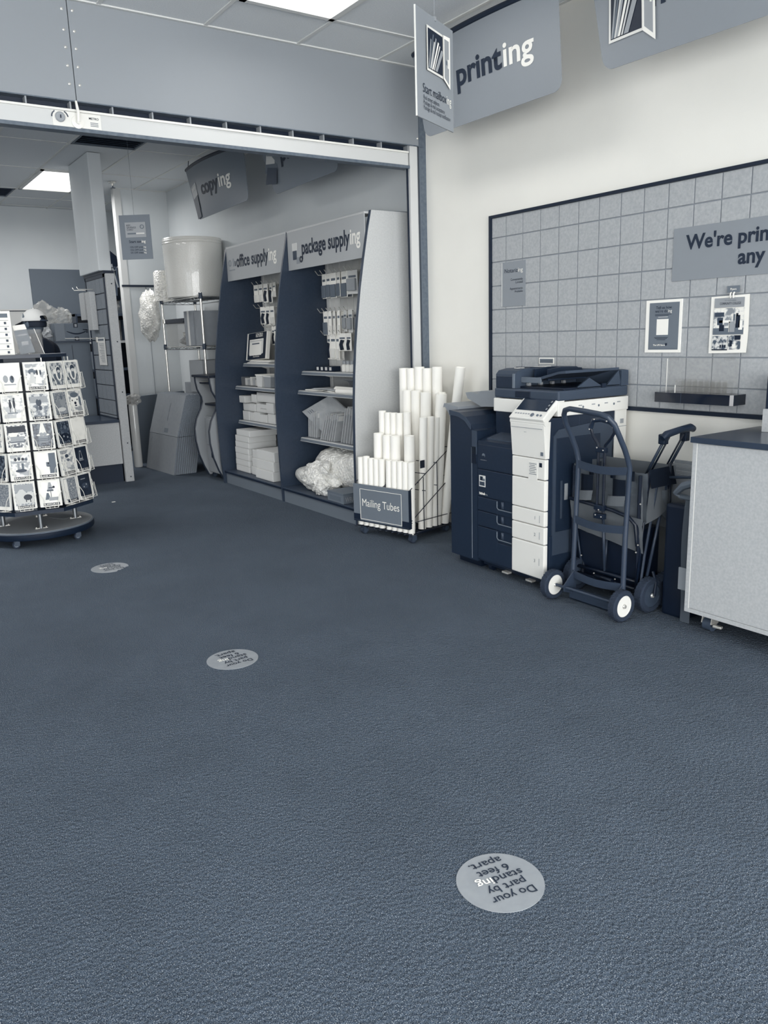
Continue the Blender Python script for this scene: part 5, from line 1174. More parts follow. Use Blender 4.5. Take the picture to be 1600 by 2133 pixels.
# curvy cabinet with black shelves
cb = thing('curvy_cabinet', 'pale cabinet with wavy side panels, black shelves and two grey drawers', 'cabinet', (3.3, 7.75, 0))
wav = [(3.135, .03), (3.09, .12), (3.045, .25), (3.02, .40), (3.018, .52), (3.045, .62), (3.10, .72), (3.122, .79), (3.115, .84), (3.075, .92), (3.062, 1.0), (3.06, 1.045)]
for y in (7.88, 7.50):
    part('wavy_side', G().prism(wav+[(3.56, 1.045), (3.56, .03)], 'y', y, y+.02), M_['silver'], cb); part('side_edge', G().tube([(x-.001, y+.01, z) for x, z in wav], .011, 6), M_['navy'], cb)
part('top', G().box(3.03, 3.57, 7.46, 7.91, 1.045, 1.068, bev=.003), M_['black'], cb)
part('shelf', G().box(3.10, 3.56, 7.52, 7.90, .975, .995), M_['black'], cb); part('shelf', G().box(3.14, 3.56, 7.52, 7.90, .755, .775), M_['black'], cb); part('shelf_paper', G().box(3.095, 3.2, 7.78, 7.88, .995, 1.0), M_['paper2'], cb)
part('inner_back', G().box(3.54, 3.56, 7.52, 7.90, .05, 1.045), M_['grey'], cb)
part('drawer_case', G().box(3.14, 3.54, 7.52, 7.885, .06, .64), M_['silver'], cb)
for k, (a, b) in enumerate(((.35, .62), (.07, .345))):
    d = part('drawer', G().box(3.125, 3.14, 7.54, 7.87, a, b, bev=.003), M_['counterg'], cb)
    part('lock', G().lathe([(.012, 0), (.012, -.006)], (3.125, 7.72, b-.05), 'x', 12), M_['paper'], d); part('handle', G().box(3.117, 3.126, 7.68, 7.755, b-.125, b-.075, bev=.004), M_['navy'], d)
for x, y in ((3.18, 7.55), (3.18, 7.86)): caster(cb, (x, y, 0), .022)
# leaning flattened cartons
fb = thing('flat_cartons', 'bundle of flattened grey shipping cartons leaning beside the curvy cabinet', 'cardboard', (3.0, 8.6, 0))
def plane_board(k, off):
    A = Vector((2.822+off, 9.071, 0)); B = Vector((2.877+off, 8.245, 0))
    return A, B
LN = Vector((.235, 0, .83)); 
n_b = 11
for k in range(n_b):
    off = .0235*k; A = Vector((2.835+off, 9.03, .002)); B = Vector((2.875+off, 8.25, .002)); s_ = Vector((.17-.008*k, .015, .0))
    mid = Vector((.075, .0, .40)); top = Vector((.215-.009*k, .02, .835+.004*(k % 3)))
    g = G(); th = Vector((.019, 0, 0))
    for lo, hi in ((Vector((0, 0, 0)), mid), (mid+Vector((0, 0, .004)), top)):
        c4 = [A+lo, B+lo, B+hi, A+hi]; va = [g.bm.verts.new(p) for p in c4]; vb = [g.bm.verts.new(p+th) for p in c4]
        for q, mm in ((va, 'card'), (vb[::-1], 'card')): f = g.bm.faces.new(q); f.material_index = g._mi(M_[mm])
        for i in range(4): f = g.bm.faces.new([va[i], vb[i], vb[(i+1) % 4], va[(i+1) % 4]]); f.material_index = g._mi(M_['cardd'])
    o = part('carton', g, None, fb)
    if k == 0:
        ud = (B-A).normalized(); vd = (top-mid).normalized(); fr_ = A+mid
        text('THE UPS STORE', o, fr_+ud*.42+vd*.36, -vd, ud, M_['dgrey'], width=.20, bold=.0); part('stamp', G().prism([(0, 0), (.10, 0), (.10, .05), (0, .05)], 'z', 0, .001, T=Matrix.Translation(fr_+ud*.40+vd*.03-Vector((.002, 0, 0))) @ Matrix((ud, vd, ud.cross(vd))).transposed().to_4x4()), M_['cardd'], o)
        text('SMART', o, A+ud*.08+Vector((.07, 0, .36)), -vd, ud, M_['dgrey'], width=.06, bold=0)
solo('cardboard_sheet', G().prism([(2.86, 9.42), (2.885, 9.42), (3.695, 9.95), (3.695, 9.97), (2.86, 9.45)], 'z', 0, .785), M_['dkpanel'], 'wide grey cardboard sheet standing against the end wall', 'cardboard')
fr2 = thing('film_roll', 'tall white roll of plastic film in a clear bag beside the partition post', 'roll', (2.785, 9.16, 0))
part('roll', G().lathe([(.046, 0), (.048, .02), (.048, .70), (.044, .72)], (2.785, 9.16, .0), seg=26), mat('film_roll_white', .80, .25, coat=.4), fr2)
g = lumpy((2.79, 9.16, .77), .085, (1, 1, .75), 6.6, .28, 4); part('plastic_bag', g, plasticbag, fr2)

# shelving seen through the gap beyond the end wall
sg2 = thing('storage_shelf', 'dark storage shelves seen through the gap beside the end wall', 'shelving', (2.95, 10.8, 0))
for z in (.02, .72, 1.06, 1.41, 1.75): part('shelf_board', G().box(2.62, 3.55, 10.62, 11.0, z, z+.03), M_['lam' if z > 1.4 and z < 1.5 else 'dgrey'], sg2)
for x in (2.62, 3.54): part('side_panel', G().box(x, x+.02, 10.6, 11.0, 0, 1.78), M_['dark'], sg2)
part('back', G().box(2.62, 3.56, 11.0, 11.02, 0, 1.78), M_['navy'], sg2)
for k, (z, h_, mm) in enumerate(((.05, .30, 'card'), (.75, .22, 'dkpanel'), (1.09, .22, 'signd'), (1.44, .20, 'card'), (1.44, .26, 'dgrey'))):
    x = 2.7 if k != 4 else 3.22
    rbox('cardboard_box', f'carton, {["on the bottom board", "on the second board", "on the third board", "on the pale board", "dark one on the pale board"][k]} of the storage shelf', x, x+.42, 10.65, 10.95, z, z+h_, mm, True)
t = thing('hanging_bag', 'tangle of dark cables and a clear bag on top of the storage shelf', 'bag', (3.0, 10.75, 1.78))
part('cable_bundle', lumpy((3.13, 10.76, 2.18), .24, (.9, .7, 1.1), 1.9, .5, 3), M_['black'], t)
for k in range(5): part('cable', G().tube([(2.98+.06*k, 10.6, 2.0+.05*(k % 3)), (3.03+.05*k, 10.56, 2.3+.04*(k % 2)), (3.12+.04*k, 10.57, 2.38-.03*k), (3.18+.02*k, 10.58, 2.1)], .012, 6), M_['dgrey' if k % 2 else 'silver'], t)
part('bag', lumpy((3.08, 10.74, 1.90), .14, (.9, .8, .9), 4.4, .4, 3), plasticbag, t)

# ================================================================== SERVICE COUNTER and things behind it
sc2 = thing('service_counter', 'low grey service counter with a dark ledge behind the card rack', 'counter', (.9, 8.6, 0))
part('front', G().box(-1.2, 2.352, 8.255, 8.30, .19, .615), M_['lam'], sc2)
part('ledge', G().box(-1.2, 2.352, 8.245, 8.92, .615, .645, bev=.003), M_['topnavy'], sc2)
part('kick', G().box(-1.2, 2.352, 8.285, 8.31, 0, .19), M_['kick'], sc2)
part('side', G().box(-1.2, 2.34, 8.86, 8.9, 0, .615), M_['lam'], sc2)
t = thing('storage_cabinet', 'plain grey tall cabinet behind the counter under the smile box', 'cabinet', (2.2, 9.35, 0))
part('body', G().box(2.02, 2.40, 9.22, 9.62, .02, 1.43, bev=.004), M_['dkpanel'], t); part('door_gap', G().box(2.205, 2.209, 9.216, 9.222, .08, 1.40), M_['navy'], t); part('plinth', G().box(2.03, 2.39, 9.24, 9.61, 0, .02), M_['navy'], t)
part('worktop', G().box(1.98, 2.43, 9.19, 9.64, 1.43, 1.444), M_['dgrey'], t)
t = thing('smile_box', 'grey cardboard box printed with a curved smile arrow on the tall cabinet', 'box', (2.25, 9.35, 1.445))
part('body', G().box(2.045, 2.40, 9.20, 9.50, 1.445, 1.632, bev=.003), M_['dkpanel'], t)
part('painted_side_shade', G().box(2.046, 2.145, 9.197, 9.201, 1.447, 1.63), M_['signd'], t)  # shade of the turned box side, painted as a strip on the front
g = G(); pts = [(2.165+.022*k, 9.198, 1.553-.034*math.sin(PI*(k+.6)/10.5)) for k in range(10)]
g.tube(pts, [.003, .0045, .006, .007, .007, .007, .007, .006, .006, .005], 6); part('smile_mark', g, M_['navy'], t)
g = G(); g.tube([(2.335, 9.198, 1.563), (2.382, 9.198, 1.56)], .005, 6); g.tube([(2.382, 9.198, 1.562), (2.374, 9.198, 1.528)], .005, 6); part('smile_arrowhead', g, M_['navy'], t)
for z0, z1 in ((1.585, 1.634), (1.446, 1.488)): tp_ = part('tape', G().box(2.24, 2.285, 9.196, 9.2, z0, z1), M_['navy'], t); part('tape_print', G().box(2.252, 2.275, 9.195, 9.196, z0+.008, z1-.012), M_['silver'], tp_)
for k, (x, z, r_) in enumerate(((2.00, 1.72, .15), (2.19, 1.70, .11), (1.93, 1.53, .10))):
    o = solo('plastic_bag', lumpy((x, 9.45-.04*k if k < 2 else 9.30, z), r_, (.9, .5, .85), 2.2+k, .45, 4), plasticbag if k < 2 else M_['env'], ['crumpled clear bag on the smile box, left of the other one', 'crumpled clear bag on the right half of the smile box', 'pale crumpled bag wedged left of the smile box'][k], 'bag')
# leaflets on the partition's tiles
for k, (y, z0, z1) in enumerate(((8.985, 1.655, 1.93), (8.74, 1.545, 1.925))):
    t = thing('leaflet_holder', ['grey leaflet box, far one, hooked on the partition tiles', 'grey leaflet box, near one, hooked on the partition tiles'][k], 'holder', (2.33, y, z0))
    part('box', G().box(2.295, 2.354, y-.10, y+.07, z0, z1, bev=.004), M_['lam'], t); part('inner_leaflets', G().box(2.30, 2.35, y-.09, y+.06, z0+.01, z1+.005), M_['silver'], t)
    g = G(); g.tube([(2.356, y-.02, z1+.03), (2.23-.02*k, y-.02, z1+.03), (2.215-.02*k, y-.02, z1+.055)], .004, 6); part('hook', g, M_['chrome'], t)
t = thing('paper_pad', 'long white printed slip clipped to the partition tiles', 'paper', (2.35, 8.58, 1.185))
part('slip', G().box(2.347, 2.350, 8.445, 8.715, 1.187, 1.468), M_['paper2'], t)
g = G()
for k in range(12): g.box(2.346, 2.347, 8.49, 8.67-.02*(k % 4), 1.40-.0165*k, 1.407-.0165*k)
part('print', g, M_['silver'], t, kind='stuff'); part('heading', G().box(2.346, 2.347, 8.48, 8.69, 1.435, 1.455), M_['grey'], t); part('clip', G().box(2.335, 2.352, 8.70, 8.735, 1.42, 1.475), M_['chrome'], t)
solo('wall_hook', G().tube([(2.353, 8.80, 1.462), (2.20, 8.80, 1.464), (2.05, 8.82, 1.468)], .004, 6), M_['chrome'], 'thin chrome hook on the partition beside the white slip', 'hook')
# wall papers at the far left
t = thing('wall_notice', 'white notice with dark print behind the person in the cap', 'paper', (1.0, 9.0, 1.4))
part('sheet', G().box(1.60, 1.88, 9.60, 9.603, 1.40, 1.80), M_['paper2'], t); text('FI', t, (1.625, 9.60, 1.70), PX, UP, M_['ink'], size=.075); part('heading', G().box(1.60, 1.88, 9.597, 9.60, 1.775, 1.785), M_['navy'], t)
part('stand', G().box(1.72, 1.76, 9.604, 9.64, .0, 1.42), M_['grey'], t)

# ================================================================== PERSON at the counter, seen from behind
def skin_mesh(joints, bones, name, m, parent, sub=2):
    """joints: {name: (pos, (rx, ry))}; grows one continuous surface"""
    me = bpy.data.meshes.new(name); ks = list(joints); idx = {k: i for i, k in enumerate(ks)}
    me.from_pydata([joints[k][0] for k in ks], [(idx[a], idx[b]) for a, b in bones], [])
    o = bpy.data.objects.new(name, me); COL.objects.link(o)
    md = o.modifiers.new('s', 'SKIN'); sv = me.skin_vertices[0].data
    for k in ks:
        r_ = joints[k][1]; sv[idx[k]].radius = r_ if isinstance(r_, tuple) else (r_, r_)
    sv[0].use_root = True; md.use_smooth_shade = True; md.branch_smoothing = .4
    ss = o.modifiers.new('d', 'SUBSURF'); ss.levels = sub; ss.render_levels = sub
    dg = bpy.context.evaluated_depsgraph_get(); me2 = bpy.data.meshes.new_from_object(o.evaluated_get(dg)); bpy.data.objects.remove(o)
    me2.name = name; me2.materials.clear(); me2.materials.append(m)
    for p in me2.polygons: p.use_smooth = True
    return part(name, me2, None, parent)
PX0, PY0 = 1.575, 7.78
yaw_p = math.atan2(.80, -.60)           # facing direction, away and to the left
pf = Vector((math.cos(yaw_p), math.sin(yaw_p), 0)); pl = Vector((-pf.y, pf.x, 0))
def B(f, l, z): return tuple(Vector((PX0, PY0, 0))+pf*f+pl*l+Vector((0, 0, z)))
ps_ = thing('person', 'person in a pale backward-strapped cap and dark shirt standing behind the card rack', 'person', (PX0, PY0, 0))
J = {'pelvis': (B(0, 0, .93), (.125, .165)), 'waist': (B(.01, 0, 1.08), (.105, .145)), 'chest': (B(.0, 0, 1.26), (.115, .17)), 'neck0': (B(-.015, 0, 1.40), (.075, .12)), 'neck': (B(.0, 0, 1.465), .055), 'skull': (B(.02, 0, 1.54), .055),
     'shl': (B(-.01, .17, 1.375), .07), 'shr': (B(-.01, -.17, 1.375), .07), 'ell': (B(.02, .235, 1.10), .048), 'elr': (B(.02, -.235, 1.10), .048), 'wrl': (B(.20, .20, 1.0), .034), 'wrr': (B(.20, -.20, 1.0), .034),
     'hil': (B(0, .09, .86), .095), 'hir': (B(0, -.09, .86), .095), 'knl': (B(.02, .10, .48), .065), 'knr': (B(.02, -.10, .48), .065), 'anl': (B(-.02, .105, .09), .042), 'anr': (B(-.02, -.105, .09), .042), 'tol': (B(.14, .12, .03), .035), 'tor': (B(.14, -.12, .03), .035)}
skin_mesh(J, [('pelvis', 'waist'), ('waist', 'chest'), ('chest', 'neck0'), ('neck0', 'neck'), ('neck', 'skull'), ('neck0', 'shl'), ('neck0', 'shr'), ('shl', 'ell'), ('shr', 'elr'), ('ell', 'wrl'), ('elr', 'wrr'), ('pelvis', 'hil'), ('pelvis', 'hir'), ('hil', 'knl'), ('hir', 'knr'), ('knl', 'anl'), ('knr', 'anr'), ('anl', 'tol'), ('anr', 'tor')], 'body', M_['shirt'], ps_)
RP = Matrix.Rotation(yaw_p, 4, 'Z')
def HB(g): bmesh.ops.transform(g.bm, matrix=Matrix.Translation((PX0, PY0, 0)) @ RP, verts=g.bm.verts); return g
g = G(); g.ball((.03, 0, 1.60), .1, sc=(.98, .78, 1.18), sub=3); g.ball((.05, 0, 1.545), .07, sc=(.95, .85, .9)); g.ball((.132, 0, 1.585), .018, sc=(1, .7, 1.2))
for s_ in (-1, 1): g.ball((.02, s_*.08, 1.59), .028, sc=(.7, .35, 1.1))
part('head', HB(g), M_['skin'], ps_)
g = G()
for s_ in (-1, 1): g.ball((.118, s_*.034, 1.612), .010)
part('eyes', HB(g), M_['navy'], ps_); g = G(); g.ball((.118, 0, 1.545), .02, sc=(.4, 1.1, .3)); part('mouth', HB(g), M_['dgrey'], ps_)
g = G(); g.ball((.005, 0, 1.595), .103, sc=(.98, .83, 1.02), sub=3)
for v in list(g.bm.verts):
    if v.co.x > .04 and v.co.z < 1.62: v.co.x = .04
    if v.co.z < 1.565: v.co.z = 1.565
part('hair', HB(g), M_['hair'], ps_)
g = G(); q = bmesh.ops.create_icosphere(g.bm, subdivisions=4, radius=1)
for v in q['verts']: v.co = Vector((v.co.x*.117+.012, v.co.y*.098, max(v.co.z, -.02)*.105+1.622))
dl = [f for f in g.bm.faces if f.calc_center_median().x < -.085 and f.calc_center_median().z < 1.665 and abs(f.calc_center_median().y) < .042]
bmesh.ops.delete(g.bm, geom=dl, context='FACES')
for f in g.bm.faces: f.smooth = True
cp2 = part('cap', HB(g), M_['cap'], ps_)
g = G(); N_ = 12; top = []
for k in range(N_+1):
    a = -1.15+2.3*k/N_; top.append((.012+.11*math.cos(a), .094*math.sin(a), 1.620)); 
outer = [(.012+.19*math.cos(a*.85)+.0, .115*math.sin(a), 1.600-.012*math.cos(a)) for a in [-1.15+2.3*k/N_ for k in range(N_+1)]]
for k in range(N_): g.face([top[k], top[k+1], outer[k+1], outer[k]])
bmesh.ops.solidify(g.bm, geom=g.bm.faces[:], thickness=.005); part('brim', HB(g), M_['navy'], cp2)
g = G(); g.tube([(.012-.116*math.cos(a), .097*math.sin(a), 1.622) for a in [-.5+k*.1 for k in range(11)]], .007, 6); part('strap', HB(g), M_['dgrey'], cp2)
g = G(); g.ball((.012, 0, 1.728), .009, sub=1); part('cap_button', HB(g), M_['cap'], cp2)
g = G(); g.prism([(.035, 1.650), (.062, 1.650), (.049, 1.69)], 'y', .088, .0905); part('cap_emblem', HB(g), M_['grey'], cp2)
for s_ in (-1, 1):
    hb = B(.20, s_*.20, 1.0)
    g = G(); g.ball((.235, s_*.20, .99), .038, sc=(1.1, .95, .5)); part('palm', HB(g), M_['skin'], ps_)
    for k in range(4):
        g = G(); g.tube([(.262, s_*.20-.024+.016*k, .99), (.292, s_*.20-.026+.0175*k, .985), (.312+(.006 if k in (1, 2) else 0), s_*.20-.026+.0175*k, .97)], [.0085, .008, .0065], 7); part('finger', HB(g), M_['skin'], ps_)
    g = G(); g.tube([(.225, s_*.20-s_*.028, .99), (.25, s_*.20-s_*.05, .985), (.27, s_*.20-s_*.055, .98)], [.011, .009, .007], 7); part('thumb', HB(g), M_['skin'], ps_)

# ================================================================== GREETING CARD RACK
RX, RY = 1.13, 6.33
rk = thing('card_rack', 'revolving greeting card rack on a round wheeled base at the left edge', 'rack', (RX, RY, 0))
b = part('base_disc', G().lathe([(.375, .058), (.39, .066), (.39, .098), (.384, .103)], (RX, RY, 0), seg=56), M_['grey'], rk)
part('base_rim', G().lathe([(.3905, .050), (.394, .056), (.394, .090), (.3905, .094)], (RX, RY, 0), seg=56, closed=True), M_['navy'], b)
part('top_surface', G().lathe([(.382, .1025), (.380, .1045)], (RX, RY, 0), seg=56), M_['counterg'], b)
for x, y in ((.906, 6.02), (1.325, 6.01), (1.38, 6.58), (.9, 6.62)): caster(rk, (x, y, 0), .024, 'rubber', hub='grey')
for x, y in ((.891, 6.36), (1.099, 6.085), (1.385, 6.275), (1.19, 6.53)):
    p = part('post', G().cyl((x, y, .105), (x, y, .25), .016, 14), M_['steel'], rk)
    part('foot_plate', G().box(x-.042, x+.042, y-.012, y+.012, .104, .109), M_['chrome'], p)
    for s_ in (-.034, .034): part('bolt', G().lathe([(.007, 0), (.005, .007)], (x+s_, y, .109), seg=8), M_['chrome'], p)
def octo(R, z0, z1, a0): return G().prism([(RX+R*math.cos(a0+PI/8+k*PI/4), RY+R*math.sin(a0+PI/8+k*PI/4)) for k in range(8)], 'z', z0, z1)
AX = math.radians(-98)        # outward normal of the face turned to the camera
part('tray', octo(.42, .235, .262, AX), M_['dark'], rk); part('cap_plate', octo(.345, 1.322, 1.345, AX), M_['dark'], rk)
part('core', octo(.27, .262, 1.322, AX), M_['navy'], rk)
for q in range(8):
    a = AX+PI/8+q*PI/4; part('upright_wire', G().cyl((RX+.35*math.cos(a), RY+.35*math.sin(a), .262), (RX+.35*math.cos(a), RY+.35*math.sin(a), 1.322), .004, 6), M_['wirew'], rk)
solo('loose_sheet', G().box(1.245, 1.37, 6.30, 6.45, .1048, .1062, T=Matrix.Translation((1.3, 6.4, 0)) @ Matrix.Rotation(.5, 4, 'Z') @ Matrix.Translation((-1.3, -6.4, 0))), M_['sign'], 'grey sheet lying on the round base of the card rack', 'sheet')
solo('fallen_envelope', G().box(.93, 1.07, 5.985, 6.05, .2625, .2640), M_['sign'], 'envelope lying flat on the lower tray of the card rack', 'envelope')
CW, CH = .142, .190
PICS = {}
def pic(kind):
    if kind in PICS: return PICS[kind]
    lo, hi, sc, sd = {'pale': (.62, .93, 18, 1), 'mid': (.40, .80, 22, 2), 'busy': (.25, .95, 30, 3), 'dark': (.10, .42, 24, 4), 'snow': (.70, .95, 12, 5), 'field': (.48, .78, 34, 6), 'grey': (.45, .62, 40, 7), 'navy': (.10, .16, 9, 8), 'white': (.90, .95, 6, 9)}[kind]
    PICS[kind] = picture_mat('print_'+kind, sc, lo, hi, sd); return PICS[kind]
# motif pieces: (shape, u, v, w, h, tone material) in card fractions, v up
E_ = 'e'; R__ = 'r'; T__ = 't'
CARDS = {
 (0, 0, 0): ('white', [(E_, .3, .38, .26, .34, 'silver'), (E_, .62, .36, .24, .34, 'grey'), (E_, .64, .42, .1, .2, 'navy'), (R__, .5, .12, .6, .05, 'silver')], None, 'pale card with two soft grey figures'),
 (0, 0, 1): ('pale', [(E_, .34, .66, .42, .28, 'grey'), (R__, .68, .8, .5, .14, 'paper'), (T__, .32, .38, .36, .5, 'paper2'), (T__, .62, .42, .34, .62, 'paper'), (E_, .58, .62, .1, .26, 'navy'), (E_, .76, .62, .1, .24, 'dgrey')], 'HANG IN THERE', 'card of penguins captioned Hang in there'),
 (0, 1, 0): ('snow', [(E_, .36, .58, .14, .36, 'navy'), (E_, .56, .62, .13, .42, 'navy'), (E_, .36, .78, .1, .09, 'navy'), (E_, .57, .85, .1, .09, 'navy'), (R__, .34, .34, .03, .2, 'navy'), (R__, .58, .34, .03, .22, 'navy'), (R__, .45, .2, .5, .04, 'grey')], None, 'card with two dark walking silhouettes'),
 (0, 1, 1): ('mid', [(R__, .5, .75, .9, .3, 'silver'), (E_, .48, .62, .3, .36, 'dgrey'), (E_, .5, .8, .16, .14, 'silver'), (R__, .36, .36, .14, .2, 'grey'), (R__, .54, .36, .14, .2, 'dgrey'), (R__, .74, .5, .3, .05, 'paper'), (E_, .2, .3, .24, .2, 'paper2')], 'HOPE', 'card of a crouching child captioned Hope'),
 (0, 2, 0): ('busy', [(R__, .5, .82, .96, .3, 'navy'), (E_, .3, .58, .5, .2, 'paper'), (R__, .5, .34, .7, .3, 'silver'), (R__, .5, .24, .8, .03, 'dgrey')], None, 'card with a dark tree top over a pale picnic'),
 (0, 2, 1): ('dark', [(T__, .5, .80, .40, .5, 'paper'), (E_, .5, .48, .7, .12, 'paper'), (E_, .42, .50, .2, .2, 'silver'), (E_, .6, .50, .2, .2, 'silver'), (R__, .5, .26, .5, .3, 'sign'), (R__, .5, .3, .5, .02, 'dgrey'), (R__, .5, .22, .5, .02, 'dgrey')], 'BIRTHDAY', 'dark card of a figure in a white hat captioned Birthday'),
 (0, 3, 0): ('pale', [(E_, .26, .80, .16, .16, 'navy'), (E_, .45, .82, .16, .16, 'dgrey'), (E_, .64, .80, .16, .14, 'navy'), (E_, .82, .78, .14, .14, 'grey'), (R__, .5, .66, .7, .08, 'silver'), (R__, .38, .46, .12, .3, 'silver'), (R__, .6, .46, .12, .3, 'grey'), (E_, .5, .26, .6, .16, 'dgrey')], 'GRATITUDE', 'card of a dancing crowd captioned Gratitude'),
 (0, 3, 1): ('white', [(R__, .82, .5, .36, .96, 'grey'), (R__, .58, .46, .2, .2, 'grey'), (E_, .6, .50, .09, .1, 'navy'), (R__, .6, .36, .16, .04, 'dgrey')], 'BLANK NOTE', 'white card with a small bird house captioned Blank note'),
 (0, 4, 0): ('field', [(R__, .5, .80, .96, .34, 'silver'), (T__, .35, .66, .5, .18, 'paper2'), (R__, .5, .33, .96, .5, 'paper2'), (E_, .66, .36, .46, .28, 'navy'), (R__, .56, .22, .05, .16, 'navy'), (R__, .78, .2, .05, .16, 'navy')], 'GRATITUDE', 'card of a bison before mountains captioned Gratitude'),
 (0, 4, 1): ('white', [(T__, .52, .74, .34, .44, 'silver'), (R__, .60, .70, .3, .05, 'dgrey'), (R__, .52, .58, .36, .05, 'dgrey'), (E_, .72, .72, .14, .12, 'navy'), (R__, .54, .36, .03, .36, 'dgrey'), (T__, .36, .3, .3, .32, 'grey'), (R__, .66, .16, .5, .16, 'silver')], 'SUPPORTS', 'white card with a striped tree captioned Supports'),
 (1, 0, 0): ('mid', [(E_, .6, .52, .5, .7, 'paper'), (E_, .62, .66, .34, .34, 'dgrey'), (E_, .3, .62, .26, .22, 'paper'), (E_, .6, .44, .24, .4, 'grey'), (E_, .62, .62, .26, .14, 'paper2')], None, 'card of a sneaker stuffed with flowers'),
 (1, 0, 1): ('mid', [(E_, .55, .55, .56, .76, 'paper'), (E_, .56, .72, .4, .34, 'dgrey'), (E_, .2, .66, .24, .2, 'paper'), (E_, .55, .46, .26, .46, 'grey'), (E_, .58, .64, .34, .16, 'paper2')], None, 'second copy of the sneaker card, right of the first'),
 (1, 1, 0): ('grey', [(E_, .66, .56, .46, .5, 'silver'), (E_, .62, .76, .2, .2, 'grey'), (E_, .5, .2, .7, .2, 'paper2'), (E_, .3, .5, .24, .3, 'sign')], 'BIRTHDAY', 'grey card of a blurred puppy captioned Birthday'),
 (1, 1, 1): ('pale', [(E_, .48, .52, .76, .62, 'paper'), (E_, .46, .82, .7, .26, 'grey'), (E_, .24, .56, .1, .08, 'navy'), (E_, .66, .58, .1, .08, 'navy'), (E_, .46, .42, .2, .14, 'navy'), (E_, .48, .3, .2, .08, 'dgrey'), (E_, .86, .5, .2, .5, 'grey')], 'JUST FOR YOU', 'card with a pale dog wearing a grey cap'),
 (1, 2, 0): ('dark', [(E_, .2, .84, .3, .2, 'dgrey'), (E_, .62, .62, .4, .5, 'dgrey'), (E_, .62, .72, .22, .2, 'grey'), (E_, .5, .26, .8, .4, 'navy'), (E_, .4, .3, .12, .1, 'silver'), (E_, .7, .24, .12, .1, 'silver')], 'BIRTHDAY', 'dark card of a dim animal above flowers'),
 (1, 2, 1): ('white', [], 'BIRTHDAY', 'plain white card captioned Birthday'),
 (1, 3, 0): ('pale', [(E_, .5, .72, .3, .18, 'dgrey'), (E_, .56, .52, .24, .14, 'grey'), (R__, .55, .3, .3, .3, 'paper2'), (R__, .3, .86, .3, .02, 'dgrey')], 'BIRTHDAY', 'pale card of two small figures captioned Birthday'),
 (1, 3, 1): ('navy', [(T__, .42, .62, .34, .44, 'silver'), (T__, .42, .63, .22, .32, 'navy'), (R__, .42, .36, .4, .03, 'silver')], 'FOR YOU', 'navy card with a white bell outline'),
 (1, 4, 0): ('grey', [(R__, .14, .5, .26, .98, 'paper'), (E_, .6, .7, .08, .06, 'paper'), (E_, .72, .5, .06, .05, 'paper'), (E_, .5, .4, .06, .05, 'paper2')], 'THANKS', 'grey sparkling card with a white side band'),
 (1, 4, 1): ('navy', [(R__, .4, .8, .4, .04, 'silver'), (E_, .5, .45, .6, .3, 'dgrey'), (E_, .4, .4, .1, .08, 'silver'), (E_, .62, .5, .1, .08, 'silver')], 'BIRTHDAY', 'navy card with a pale flourish'),
}
ROWN = ['top', 'second', 'third', 'fourth', 'lowest']
FACEN = {-1: 'left-turned face', 0: 'camera-side face', 1: 'counter-side face', 2: 'far right face'}
card_me = G().box(-CW/2, CW/2, 0, .0022, 0, CH).mesh('card_board', M_['paper'])
env_me = G().box(-CW/2-.004, CW/2+.002, .004, .012, .002, CH+.004).mesh('envelopes', M_['paper2'])
pw = CW*.86
def motif_mesh(ms):
    g = G()
    for i, (s_, u, v, w_, h_, m) in enumerate(ms):
        x, z = -pw/2+u*pw, .030+v*(CH-.042); a, bb = w_*pw/2, h_*(CH-.042)/2; y = -.0014-.0003*i
        if s_ == 'e': pts = [(x+a*math.cos(t), z+bb*math.sin(t)) for t in [2*PI*k/12 for k in range(12)]]
        elif s_ == 'r': pts = [(x-a, z-bb), (x+a, z-bb), (x+a, z+bb), (x-a, z+bb)]
        else: pts = [(x-a, z-bb), (x+a, z-bb), (x+a*.35, z+bb), (x-a*.35, z+bb)]
        pts = [(max(-pw/2, min(pw/2, p)), max(.026, min(CH-.010, q))) for p, q in pts]
        g.face([(p, y, q) for p, q in pts], M_[m])
    return g
